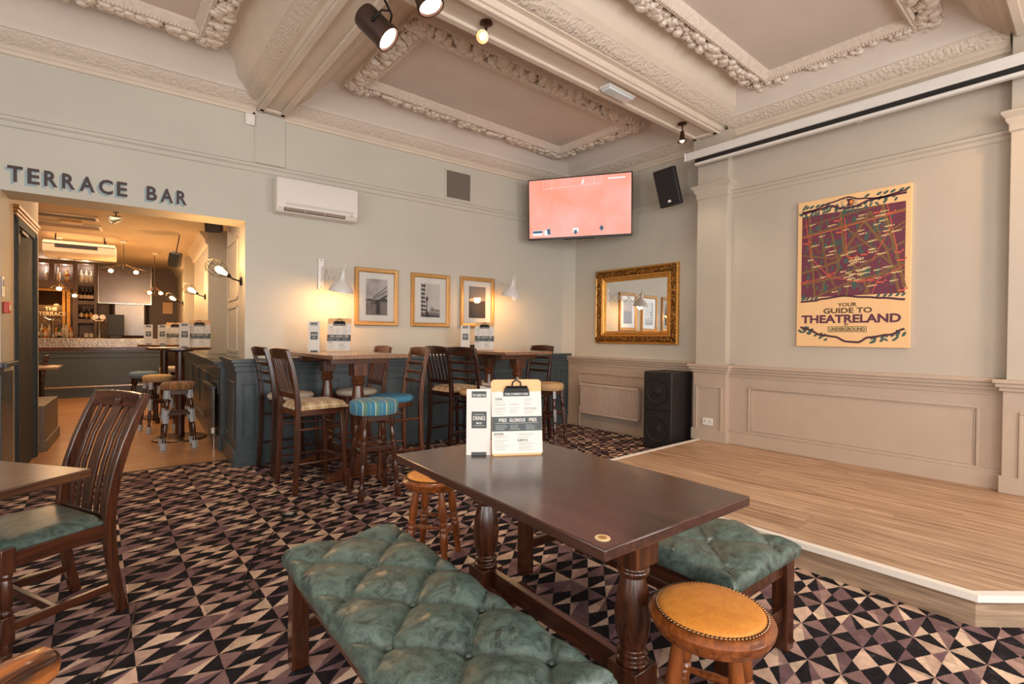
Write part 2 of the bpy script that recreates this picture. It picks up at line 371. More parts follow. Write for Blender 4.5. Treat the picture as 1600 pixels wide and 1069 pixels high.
    def prism(s, poly, z0, z1):
        n = len(poly); area = sum(poly[i][0]*poly[(i+1) % n][1]-poly[(i+1) % n][0]*poly[i][1] for i in range(n))
        if area < 0: poly = poly[::-1]
        vs = [(x, y, z0) for x, y in poly]+[(x, y, z1) for x, y in poly]
        fs = [tuple(range(n))[::-1], tuple(range(n, 2*n))]+[(i, (i+1) % n, n+(i+1) % n, n+i) for i in range(n)]
        return s.add(vs, fs)
    def sweep(s, prof, path, closed=False, ends=None):
        """prof [(out, z)], out measured to the LEFT of the path direction"""
        P = [Vector((p[0], p[1], 0)) for p in path]; n = len(P); k = len(prof); vs = []
        for i in range(n):
            if closed or 0 < i < n-1:
                d0 = (P[i]-P[i-1]).normalized(); d1 = (P[(i+1) % n]-P[i]).normalized()
            elif i == 0: d0 = d1 = (P[1]-P[0]).normalized()
            else: d0 = d1 = (P[-1]-P[-2]).normalized()
            n0 = Vector((-d0.y, d0.x, 0)); n1 = Vector((-d1.y, d1.x, 0)); mm = (n0+n1); mm = mm/max(.2, mm.length_squared/2)
            for o, z in prof: vs.append(P[i]+mm*o+Vector((0, 0, z)))
        fs = []
        for i in range(n if closed else n-1):
            j = (i+1) % n
            for q in range(k-1): fs.append((i*k+q, j*k+q, j*k+q+1, i*k+q+1))
        if not closed: fs += [tuple(range(k)), tuple(range((n-1)*k, n*k))[::-1]]
        return s.add(vs, fs)
    def text(s, txt, cx, cy, w=None, h=None, z=0, depth=0.0, bold=.02):
        """centred lettering in the local xy plane"""
        vs, fs, asp = text_data(txt, bold)
        if w is None: w = h*asp
        if h is None: h = w/asp
        s.add([(cx+x*w, cy+y*h, z+depth) for x, y in vs], fs, False)
        if depth:
            ed = {}
            for f in fs:
                for i in range(len(f)):
                    a, b = f[i], f[(i+1) % len(f)]; ed[(a, b)] = 1
            side = [(a, b) for a, b in ed if (b, a) not in ed]; n = len(vs)
            s.add([(cx+x*w, cy+y*h, z+depth) for x, y in vs]+[(cx+x*w, cy+y*h, z) for x, y in vs], [(b, a, a+n, b+n) for a, b in side], False)
        return s
    def quad(s, x0, y0, x1, y1, z=0): return s.add([(x0, y0, z), (x1, y0, z), (x1, y1, z), (x0, y1, z)], [(0, 1, 2, 3)], False)
    def poly(s, pts, z=0): return s.add([(x, y, z) for x, y in pts], [tuple(range(len(pts)))], False)
    def ribbon(s, pts, w, z=0):
        P = [Vector((x, y)) for x, y in pts]; vs = []
        for i, p in enumerate(P):
            d = (P[min(i+1, len(P)-1)]-P[max(i-1, 0)]).normalized(); nn = Vector((-d.y, d.x))*w/2
            vs += [(p.x-nn.x, p.y-nn.y, z), (p.x+nn.x, p.y+nn.y, z)]
        return s.add(vs, [(2*i, 2*i+2, 2*i+3, 2*i+1) for i in range(len(P)-1)], False)
    def build(s, name, m=None, parent=None, loc=None, rotz=0, bevel=0, smooth_ang=35):
        me = bpy.data.meshes.new(name); me.from_pydata([tuple(v) for v in s.v], [], s.f)
        mats = s.mats if s.mats else [m]
        for q in mats: me.materials.append(q)
        me.polygons.foreach_set('material_index', s.mi)
        me.polygons.foreach_set('use_smooth', s.sm)
        me.update()
        try: me.set_sharp_from_angle(angle=math.radians(smooth_ang))
        except Exception: pass
        o = bpy.data.objects.new(name, me); COL.objects.link(o)
        if parent: o.parent = parent
        if loc is not None: o.location = loc
        if rotz: o.rotation_euler = (0, 0, rotz)
        if bevel:
            b = o.modifiers.new('bevel', 'BEVEL'); b.width = bevel; b.segments = 2; b.limit_method = 'ANGLE'; b.angle_limit = math.radians(40)
        return o
def tag(o, label, cat, group=None, kind=None):
    o['label'] = label
    if cat: o['category'] = cat
    if group: o['group'] = group
    if kind: o['kind'] = kind
    return o
def struct(o, label=None, cat=None):
    o['kind'] = 'structure'
    if label: o['label'] = label
    o['category'] = cat or o.name.split('_')[0].split('.')[0]
    return o
def thing(name, loc=(0, 0, 0), rotz=0, label='', cat='', group=None):
    o = bpy.data.objects.new(name, None); COL.objects.link(o); o.location = loc; o.rotation_euler = (0, 0, rotz); o.empty_display_size = .1
    return tag(o, label, cat, group)
def dup(root, loc, rotz, label, group=None):
    def cp(o, par):
        c = o.copy(); COL.objects.link(c)
        if par: c.parent = par
        for ch in list(o.children): cp(ch, c)
        return c
    r = cp(root, None); r.location = loc; r.rotation_euler = (0, 0, rotz); r['label'] = label
    if group: r['group'] = group
    return r

# ================================================================== THE ROOM
D0 = 5.595                       # bar wall plane (in its own frame s,d)
SX, RX, PX = 5.36, 5.514, 5.27   # stage wall, radiator wall, pilaster face
CZ = 3.86; SOF = 3.56
def wbox(mb, s0, d0, z0, s1, d1, z1):
    """box in the bar wall's frame"""
    old = mb.M; mb.M = Matrix.Rotation(TH, 4, 'Z'); mb.box(s0, d0, z0, s1, d1, z1); mb.M = old; return mb
WM = Matrix.Rotation(TH, 4, 'Z')
def S(name, mb, m, label=None, bevel=0, cat=None):
    return struct(mb.build(name, m, bevel=bevel), label, cat)
# carpet and floors
c5 = [W3(-3.6, 5.86), W3(5.4, 5.86)]
S('floor_carpet', MB().prism([(-3.1, -3.3), (5.6, -3.3), (5.6, c5[1].y), (c5[0].x, c5[0].y)], -.03, 0), CARPET, 'geometric carpet of black, mauve and beige triangles')
b = MB(); wbox(b, -3.8, 5.86, -.03, 2.2, 15.6, 0); S('floor_bar', b, BARW, 'wood plank floor of the bar room seen through the opening')
b = MB(); wbox(b, -.9, 5.845, 0, .80, 5.885, .004); S('trim_threshold', b, BRONZE)
b = MB(); b.box(-3.5, -3.6, CZ, 6, 6.2, CZ+.1); S('ceiling', b, CEIL, 'grey-beige coffered ceiling of the main room')
# bar wall (left wall)
b = MB(); b.M = WM
b.box(-3.5, D0, 0, -.90, D0+.36, CZ); b.box(.827, D0, 0, 5.35, D0+.36, CZ); b.box(-.90, D0, 2.43, .827, D0+.36, CZ)
S('wall_bar', b, WALL, 'beige wall with the wide opening to the bar')
b = MB(); b.box(RX, 2.6, 0, RX+.15, 5.7, CZ); S('wall_radiator', b, WALL)
b = MB(); b.box(SX, -.2, 0, RX+.15, 2.68, CZ); b.box(SX+.0, -3.2, 0, RX+.15, -.2, CZ); S('wall_stage', b, WALLP)
b = MB(); b.box(-3.3, -3.35, 0, 6, -3.2, .75); b.box(-3.3, -3.35, 3.05, 6, -3.2, CZ)
for x0, x1 in ((-3.3, -2.1), (-.5, .3), (1.9, 2.7), (4.3, 6)): b.box(x0, -3.35, .75, x1, -3.2, 3.05)
S('wall_street', b, WALL)
b = MB(); b.box(-3.15, -3.3, 0, -3.0, 6.2, .75); b.box(-3.15, -3.3, 3.05, -3, 6.2, CZ)
for y0, y1 in ((-3.3, -2.2), (-.6, .8), (2.4, 6.2)): b.box(-3.15, y0, .75, -3, y1, 3.05)
S('wall_side', b, WALL)
k = 1
for x0, x1 in ((-2.1, -.5), (.3, 1.9), (2.7, 4.3)):
    b = MB().mat(TRIM)
    for (a, c_) in ((x0, x0+.07), (x1-.07, x1), ((x0+x1)/2-.03, (x0+x1)/2+.03)): b.box(a, -3.3, .75, c_, -3.25, 3.05)
    for z in (.75, 1.85, 2.98): b.box(x0, -3.3, z, x1, -3.25, z+.07)
    S('window_%d' % k, b, TRIM); k += 1
for y0, y1 in ((-2.2, -.6), (.8, 2.4)):
    b = MB().mat(TRIM)
    for (a, c_) in ((y0, y0+.07), (y1-.07, y1), ((y0+y1)/2-.03, (y0+y1)/2+.03)): b.box(-3.1, a, .75, -3.05, c_, 3.05)
    for z in (.75, 1.85, 2.98): b.box(-3.1, y0, z, -3.05, y1, z+.07)
    S('window_%d' % k, b, TRIM); k += 1
# pilasters
# outward side: path runs so that 'left' is outside the pilaster
def wrap(b, prof, y0, y1, face, back): return b.sweep(prof, [(back, y0), (face, y0), (face, y1), (back, y1)], False)
CAP = [(0, 2.86), (.012, 2.87), (.012, 2.92), (.03, 2.95), (.03, 2.965), (.055, 3.0), (.055, 3.02), (0, 3.03)]
RAILP = [(0, 2.84), (.012, 2.85), (.012, 2.89), (.035, 2.905), (.035, 2.92), (0, 2.93)]
b = MB(); b.box(PX, 2.665, 0, RX+.1, 3.02, SOF); wrap(b, CAP, 2.665, 3.02, PX, RX); b.box(PX-.03, 2.62, SOF-.16, RX, 3.06, SOF)
S('wall_pilaster', b, WALLP, 'pilaster between the radiator wall and the stage wall', bevel=.004)
b = MB(); b.box(PX, -.35, 0, RX+.1, .485, SOF+.1); wrap(b, CAP, -.35, .485, PX, SX+.02)
S('wall_pilaster_right', b, WALLP, 'wide pilaster at the right end of the stage', bevel=.004)
# beams
b = MB(); b.box(1.235, -3.2, SOF, 1.515, 5.9, CZ)      # toward the bar wall
b.box(1.19, -3.2, 3.612, 1.56, 5.9, CZ)
for x0, x1 in ((1.245, 1.30), (1.45, 1.505)): b.box(x0, -3.2, SOF-.03, x1, 5.50, SOF)
b.box(1.255, 5.40, SOF-.03, 1.495, 5.46, SOF)
S('ceiling_beam', b, TRIM, 'plaster beam running from the bar wall over the room', bevel=.006)
b = MB(); b.box(-3.0, 2.73, SOF, SX+.2, 3.06, CZ); b.box(-3, 2.68, 3.612, SX+.2, 3.11, CZ)
for y0, y1 in ((2.745, 2.80), (2.99, 3.045)): b.box(-3.0, y0, SOF-.03, 5.25, y1, SOF)
b.box(5.15, 2.75, SOF-.03, 5.21, 3.04, SOF)
S('ceiling_beam_cross', b, TRIM, 'plaster beam running across the room to the pilaster', bevel=.006)
b = MB(); b.box(-3.0, .12, SOF+.03, SX+.2, .48, CZ); b.box(-3, .07, 3.612, SX+.2, .53, CZ)
for y0, y1 in ((.135, .19), (.41, .465)): b.box(-3.0, y0, SOF, 5.25, y1, SOF+.03)
S('ceiling_beam_stage', b, TRIM, 'plaster beam over the right end of the stage', bevel=.006)
# cornices: plain steps, ornate band, cove
COR1 = [(0, 3.50), (.018, 3.505), (.018, 3.53), (.035, 3.545), (.035, 3.555), (.05, 3.57)]
COR2 = [(.05, 3.57), (.06, 3.575), (.125, 3.64), (.135, 3.655)]
COR3 = [(.135, 3.655), (.15, 3.66), (.155, 3.675), (.18, 3.70), (.23, 3.76), (.30, 3.81), (.40, 3.85), (.42, CZ)]
BM2 = [(0, 3.62), (.02, 3.625), (.085, 3.69), (.10, 3.70)]
k = 1
def cornice(path, low=True):
    global k
    if low: b = MB(); b.sweep(COR1+[(0, 3.57)], path); S('trim_%d' % k, b, TRIM, 'plain cornice steps'); k += 1
    b = MB(); b.sweep((COR2+[(0, 3.655)]) if low else BM2+[(0, 3.70)], path); S('trim_%d' % k, b, CORN, 'ornate cornice band'); k += 1
    p3 = COR3 if low else [(0, 3.70), (.10, 3.70), (.11, 3.71), (.14, 3.73), (.15, 3.745), (.16, 3.76), (.2, 3.82), (.28, CZ), (0, CZ)]
    b = MB(); b.sweep(p3 if not low else p3+[(0, CZ)], path); S('trim_%d' % k, b, CEIL if low else TRIM, 'cove under the ceiling'); k += 1
wl_ = lambda s, d=D0: tuple(W3(s, d).xy)
# mid bay: travel so that room is on the left
cornice([(RX, 3.02), (RX, wl_(5.25)[1]+.0), wl_(1.19)])
cornice([wl_(.92), wl_(-3.2)])
b = MB(); wbox(b, .92, D0-.018, 3.03, 1.19, D0, SOF-.0); S('wall_beam_pier', b, WALL)
cornice([(SX, .5), (SX, 2.68)])
cornice([(5.36, 2.68), (1.56, 2.68), (1.56, -3)], False)
cornice([(1.19, 3.11), (1.19, 5.5)], False)
cornice([(-3, 3.11), (1.19, 3.11)], False)
cornice([(1.56, 5.5), (1.56, 3.11), (5.5, 3.11)], False)
cornice([(1.56, .53), (5.36, .53)], False)
# coffer frames with fruit garlands
def garland(x0, x1, y0, y1, name):
    """frame of raised mouldings with a heavy garland of fruit and leaves, bounds are its outer edge"""
    zc = CZ; b = MB()
    path = [(x0, y0), (x1, y0), (x1, y1), (x0, y1)]
    b.sweep([(0, zc), (0, zc-.035), (.012, zc-.045), (.022, zc-.035), (.022, zc-.02), (.15, zc-.02), (.15, zc-.055), (.165, zc-.07), (.185, zc-.06), (.2, zc-.045), (.22, zc-.03), (.235, zc-.01), (.235, zc)], path, True)
    rnd = random.Random(name)
    segs = [(path[i], path[(i+1) % 4]) for i in range(4)]
    for (a, c) in segs:
        a = Vector(a); c = Vector(c); d = (c-a); Ln = d.length; d.normalize(); nn = Vector((-d.y, d.x)); t = .06
        while t < Ln-.04:
            cl = rnd.random()
            for q in range(4):
                o = .03+.11*rnd.random(); p = a+d*(t+rnd.uniform(-.03, .03))+nn*o
                r = rnd.uniform(.018, .040) if cl > .35 else rnd.uniform(.010, .02)
                sx = r*rnd.uniform(.8, 1.7); sy = r*rnd.uniform(.8, 1.5)
                b.ball((p.x, p.y, zc-.028-r*.5), (sx, sy, r*1.25), 7, 5)
            t += .032
    for i in range(4):                      # beaded outer edge
        a = Vector(segs[i][0]); c = Vector(segs[i][1]); d = (c-a); Ln = d.length; d.normalize(); nn = Vector((-d.y, d.x)); t = 0
        while t < Ln:
            p = a+d*t+nn*.012; b.ball((p.x, p.y, zc-.044), .009, 5, 4); p = a+d*t+nn*.185; b.ball((p.x, p.y, zc-.066), .011, 5, 4); t += .026
    return S(name, b, FRUIT, 'plaster coffer frame with a fruit and leaf garland')
garland(1.92, 5.03, 3.53, 4.99, 'ceiling_coffer')
garland(1.95, 5.17, .84, 2.34, 'ceiling_coffer_stage')
garland(-2.4, .86, 3.50, 5.05, 'ceiling_coffer_left')
# picture rails
RL = [(0, 2.93), (.012, 2.94), (.012, 2.975), (.03, 2.99), (.034, 3.01), (.022, 3.02), (0, 3.022)]
b = MB(); b.sweep(RL, [(RX, 3.02), (RX, wl_(5.25)[1]), wl_(-3.2)]); S('trim_picture_rail', b, WALL)
RS = [(0, 2.83), (.012, 2.84), (.012, 2.87), (.03, 2.885), (.034, 2.905), (.022, 2.915), (0, 2.917)]
b = MB(); b.sweep(RS, [(SX, .48), (SX, 2.67)]); S('trim_picture_rail_stage', b, WALLP)
# boxed corner under the rail
b = MB(); cA = W3(5.09, D0-.0); b.prism([(RX, 5.12), (RX, 5.30), (cA.x, cA.y+.02)], 1.0, CZ-.35); S('wall_corner', b, WALL)
b = MB(); b.tube([(5.46, 5.2, 2.95), (5.46, 5.2, 3.62)], .02, 10); S('trim_corner_pipe', b, TRIM)
# left wall dado (slate panelling)
def dado_w(s0, s1, df, panels, nm):
    b = MB(); b.M = WM
    b.box(s0, df, 0, s1, D0+.01, .98); b.box(s0-.0, df-.02, 0, s1, df, .17); b.box(s0, df-.014, .17, s1, df, .19)
    b.box(s0-.02, df-.045, 1.02, s1+.01, D0+.01, 1.055); b.box(s0-.01, df-.03, .985, s1, D0, 1.02); b.box(s0-.005, df-.015, .95, s1, D0, .985); b.box(s0, df-.01, .88, s1, df, .895)
    for p0, p1 in panels:
        for a in ((p0, .26, p1, .285), (p0, .80, p1, .825), (p0, .285, p0+.025, .80), (p1-.025, .285, p1, .80)): b.box(a[0], df-.013, a[1], a[2], df, a[3])
    return S(nm, b, SLATE, 'slate grey dado panelling', bevel=.004)
dado_w(.95, 5.19, D0-.08, [(1.05, 1.75), (1.87, 2.57), (2.69, 3.39), (3.51, 4.21), (4.33, 4.97), (5.03, 5.16)], 'wall_dado')
# pedestal at the opening, running through to the bar
b = MB(); b.M = WM
b.box(.74, 5.50, 0, .95, 6.35, .98); b.box(.71, 5.47, 0, .97, 6.35, .17); b.box(.69, 5.44, 1.02, .99, 6.37, 1.055); b.box(.71, 5.46, .985, .97, 6.35, 1.02); b.box(.725, 5.485, .93, .96, 6.35, .985)
for a in ((.79, .26, .90, .28), (.79, .80, .90, .82), (.79, .28, .805, .80), (.885, .28, .90, .80)): b.box(a[0], 5.488, a[1], a[2], 5.50, a[3])
for a in ((5.6, .26, 6.2, .28), (5.6, .80, 6.2, .82), (5.6, .28, 5.62, .80), (6.18, .28, 6.2, .80)): b.box(.728, a[0], a[1], .74, a[2], a[3])
S('wall_pedestal', b, SLATE, 'slate panelled pedestal beside the bar opening', bevel=.004)
b = MB(); b.M = WM
b.box(-3.2, D0-.08, 0, -.9, D0, .98); b.box(-3.2, D0-.125, 1.02, -.87, D0+.05, 1.055); b.box(-3.2, D0-.1, 0, -.88, D0, .17); b.box(-3.2, D0-.10, .96, -.885, D0+.03, 1.02)
b.box(-.90, D0-.08, 0, -.885, 5.98, .98); b.box(-.90, D0-.08, 1.02, -.85, 5.98, 1.055); b.box(-.90, D0-.08, 0, -.86, 5.98, .17)
S('wall_dado_left', b, SLATE, 'slate grey dado left of the opening', bevel=.004)
# door in the recess on the left
SLATED = plain('door_paint', (62, 70, 74), .62, noise_amt=.2, nscale=25, bump=.3, bscale=40, spec=.3)
b = MB().mat(SLATED); b.M = WM
b.box(-.95, 6.12, 0, -.885, 6.24, 2.36); b.box(-.95, 7.08, 0, -.885, 7.22, 2.36); b.box(-.95, 6.12, 2.26, -.885, 7.22, 2.36)
b.box(-.945, 6.24, 0, -.90, 7.08, 2.27)
for d_ in (6.15, 6.19, 7.12, 7.17): b.box(-.885, d_, 0, -.878, d_+.02, 2.3)
b.mat(BRONZE)
for z in (.35, 1.35, 2.1): b.box(-.90, 6.25, z, -.885, 6.3, z+.1)
b.box(-.9, 6.3, 2.2, -.87, 6.6, 2.23)
S('door_1', b, SLATE, 'dark painted door and architrave inside the opening', bevel=.003)
b = MB(); b.M = WM; b.box(-.98, 6.1, 2.36, -.872, 7.22, 2.39); b.box(-.98, 6.09, 2.39, -.862, 7.23, 2.42); b.box(-.98, 6.11, 2.33, -.880, 7.21, 2.36)
S('trim_door_head', b, plain('dark_gilt', (150, 105, 52), .3, metal=.6), 'moulded door head catching the light', bevel=.005)
# ---- bar room shell
b = MB(); b.M = WM; b.box(-1.2, 5.95, 0, -.90, 7.25, 2.95); b.box(-3.8, 7.25, 0, -.9, 7.4, 2.95); S('wall_bar_room_left', b, plain('bar_wall_warm', (206, 186, 160), .6))
b = MB(); b.M = WM; b.box(-3.8, 5.95, 2.88, 2.2, 15.6, 2.98); S('ceiling_bar', b, plain('bar_ceiling', (206, 182, 150), .6), 'low bar room ceiling')
b = MB(); b.M = WM; b.box(-3.8, 15.0, 0, 2.2, 15.15, 2.95); b.box(-3.9, 7.25, 0, -3.75, 15.1, 2.95); S('wall_bar_room_back', b, plain('taupe_paint', (104, 86, 76), .5))
b = MB(); b.M = WM
b.box(.827, 5.95, 0, 1.3, 6.88, 2.95); b.box(1.10, 6.88, 0, 1.3, 15, 2.95); b.box(.827, 9.05, 0, 1.15, 11.6, 2.95); b.box(.70, 12.2, 0, 1.15, 15, 2.95)
for z0, z1 in ((1.10, 1.62), (1.68, 2.35)):
    b.box(.815, 6.05, z0, .827, 6.08, z1); b.box(.815, 6.78, z0, .827, 6.81, z1); b.box(.815, 6.05, z0, .827, 6.81, z0+.03); b.box(.815, 6.05, z1-.03, .827, 6.81, z1)
S('wall_bar_room_right', b, WALL, 'right wall of the bar room with pale piers and window recesses')
b = MB(); b.M = WM; b.box(.70, 6.35, 0, 1.12, 12.25, .93); b.box(.64, 6.35, .96, 1.12, 12.25, .995); b.box(.67, 6.35, .92, 1.12, 12.25, .96); b.box(.68, 6.35, 0, 1.1, 12.25, .16)
for d_ in (6.5, 7.7, 8.9, 10.1): b.box(.688, d_, .78, .70, d_+1.05, .80); b.box(.688, d_, .62, .70, d_+.02, .80); b.box(.688, d_+1.03, .3, .70, d_+1.05, .80)
S('wall_bar_room_dado', b, SLATE, bevel=.004)
b = MB(); b.M = WM
b.sweep([(0, 2.68), (.03, 2.70), (.05, 2.78), (.10, 2.84), (.12, 2.88), (0, 2.88)], [(.827, 11.6), (.827, 9.05)][::-1]); b.sweep([(0, 2.68), (.03, 2.70), (.05, 2.78), (.10, 2.84), (.12, 2.88), (0, 2.88)], [(.827, 5.97), (.827, 6.88)]); b.sweep([(0, 2.68), (.03, 2.70), (.05, 2.78), (.10, 2.84), (.12, 2.88), (0, 2.88)], [(.70, 12.2), (.70, 15)])
S('trim_bar_cornice', b, TRIM)
# ---- right-hand dado (cream)
def dado_x(y0, y1, fx, back, nm, z0=0, panels=(), top=1.01, wrapy=None):
    b = MB(); b.box(fx, y0, 0, back, y1, top-.07)
    b.box(fx-.018, y0, z0, fx, y1, z0+.13); b.box(fx-.012, y0, z0+.13, fx, y1, z0+.15)
    b.box(fx-.06, y0-.0, top-.03, back, y1, top); b.box(fx-.04, y0, top-.06, back, y1, top-.03); b.box(fx-.02, y0, top-.09, back, y1, top-.06); b.box(fx-.01, y0, top-.13, fx, y1, top-.115)
    for p0, p1, q0, q1 in panels:
        for a in ((p0, q0, p1, q0+.022), (p0, q1-.022, p1, q1), (p0, q0+.022, p0+.022, q1-.022), (p1-.022, q0+.022, p1, q1-.022)):
            b.box(fx-.014, a[0], a[1], fx, a[2], a[3])
        for a in ((p0+.03, q0+.03, p1-.03, q0+.038), (p0+.03, q1-.038, p1-.03, q1-.03), (p0+.03, q0+.038, p0+.038, q1-.038), (p1-.038, q0+.038, p1-.03, q1-.038)):
            b.box(fx-.006, a[0], a[1], fx, a[2], a[3])
    return S(nm, b, DADOW, 'cream panelled dado', bevel=.003)
dado_x(3.0, 5.2, RX-.05, RX, 'wall_dado_radiator', 0, [(3.15, 4.98, .2, .80)], 1.02)
dado_x(.485, 2.66, SX-.03, SX, 'wall_dado_stage', .152, [(.63, 2.44, .29, .79)], 1.01)
b = MB()
for (y0, y1, fx, nm) in ((2.65, 3.035, PX-.015, 1), (-.36, .50, PX-.015, 2)):
    b.box(fx, y0, .0, RX, y1, .94)
    for z0, z1, o in ((.98, 1.01, .055), (.95, .98, .04), (.92, .95, .02), (.152, .28, .015)): b.box(fx-o, y0-o, z0, RX, y1+o, z1)
    p = (2.69, 3.0) if nm == 1 else (-.25, .41)
    for a in ((p[0], .23, p[1], .25), (p[0], .75, p[1], .77), (p[0], .25, p[0]+.02, .75), (p[1]-.02, .25, p[1], .75)): b.box(fx-.012, a[0], a[1], fx, a[2], a[3])
S('wall_dado_pilasters', b, DADOW, 'cream panelled pedestals of the two pilasters', bevel=.003)
# ---- stage
FX, LY = 3.045, 2.97
pts = [(FX, .36), (FX, LY), (SX+.1, LY), (SX+.1, -3.2), (FX+1.9, -3.2), (FX+.62, -.16)]
b = MB(); b.prism([(FX+.015, .365), (FX+.015, LY-.015), (RX, LY-.015), (RX, -3.2), (FX+1.9, -3.2), (FX+.63, -.15)], 0, .142)
S('floor_stage_riser', b, RISER, 'timber-faced riser of the low stage')
b = MB(); b.prism(pts, .142, .152); S('floor_stage', b, STAGEW, 'pale wood-effect stage floor')
b = MB()
b.prism([(FX-.012, .355), (FX-.012, LY+.012), (FX+.03, LY+.012), (FX+.03, .375)], .125, .1575)
b.prism([(FX-.012, LY-.03), (FX-.012, LY+.012), (5.25, LY+.012), (5.25, LY-.03)], .125, .1575)
b.prism([(FX-.012, .355), (FX+.03, .375), (FX+.66, -.145), (FX+.62, -.175)], .125, .1575)
S('trim_stage_nosing', b, plain('white_edge', (240, 232, 222), .35, noise_amt=.01), 'white nosing around the stage edge')
# ================================================================== FURNITURE
def V(*a): return Vector(a)
def turned(b, p0, p1, spec, n=14):
    """spec [(t, r)] lathe between two points"""
    b.lathe([(r, t) for t, r in spec], p0, p1, n)
# ---- refectory table
def refectory(name, Wd, Ln, H, top_t, loc, rotz, label, cat, wtop, wleg, topmat_axis='y', colr=.05, footl=.27, coly=None, stretch=.2, group=None, footw=.085):
    t = thing(name, loc, rotz, label, cat, group); coly = coly or Ln*.34
    b = MB(); b.box(-Wd/2, -Ln/2, H-top_t, Wd/2, Ln/2, H); b.build('table_top', wtop(topmat_axis), t, bevel=.005)
    b = MB()
    for sgn in (-1, 1): b.box(-Wd*.38, sgn*coly-.045, H-top_t-.055, Wd*.38, sgn*coly+.045, H-top_t)
    b.box(-.03, -coly, H-top_t-.05, .03, coly, H-top_t); b.build('top_rail', wleg('x'), t, bevel=.004)
    for sgn in (-1, 1):
        b = MB(); y = sgn*coly; z0 = .23; z1 = H-top_t-.055-.11
        b.box(-colr*1.15, y-colr*1.15, z1, colr*1.15, y+colr*1.15, H-top_t-.05)
        b.box(-colr*1.15, y-colr*1.15, .06, colr*1.15, y+colr*1.15, z0)
        turned(b, (0, y, z0), (0, y, z1), [(0, colr*1.05), (.03, colr*1.1), (.06, colr*.85), (.09, colr*1.02), (.12, colr*1.05), (.15, colr*.8), (.18, colr*.85), (.3, colr*1.1), (.5, colr*1.22), (.7, colr*1.05), (.84, colr*.8), (.87, colr*.75), (.89, colr*1.02), (.93, colr*1.1), (.96, colr*.9), (1, colr)], 20)
        b.build('turned_column', wleg('z'), t, bevel=.003)
        b = MB()
        pr = [(-footl, 0), (-footl, .045), (-footl+.025, .066), (-footl+.06, .066), (-footl+.10, .075), (-footl*.45, .105), (footl*.45, .105), (footl-.10, .075), (footl-.06, .066), (footl-.025, .066), (footl, .045), (footl, 0)]
        b.M = Matrix(((1, 0, 0, 0), (0, 0, -1, y+footw/2), (0, 1, 0, 0), (0, 0, 0, 1))); b.prism(pr, 0, footw); b.build('foot', wleg('x'), t, bevel=.004)
    b = MB(); b.box(-.016, -coly, stretch-.045, .016, coly, stretch+.03); b.build('stretcher', wleg('y'), t, bevel=.003)
    return t
refectory('pub_table', .73, 1.265, .76, .034, (1.385, 1.425, 0), math.radians(-2.6),
          'low dark brown refectory table with two turned columns, between two green leather benches', 'table', TW, DW, coly=.43, colr=.05)
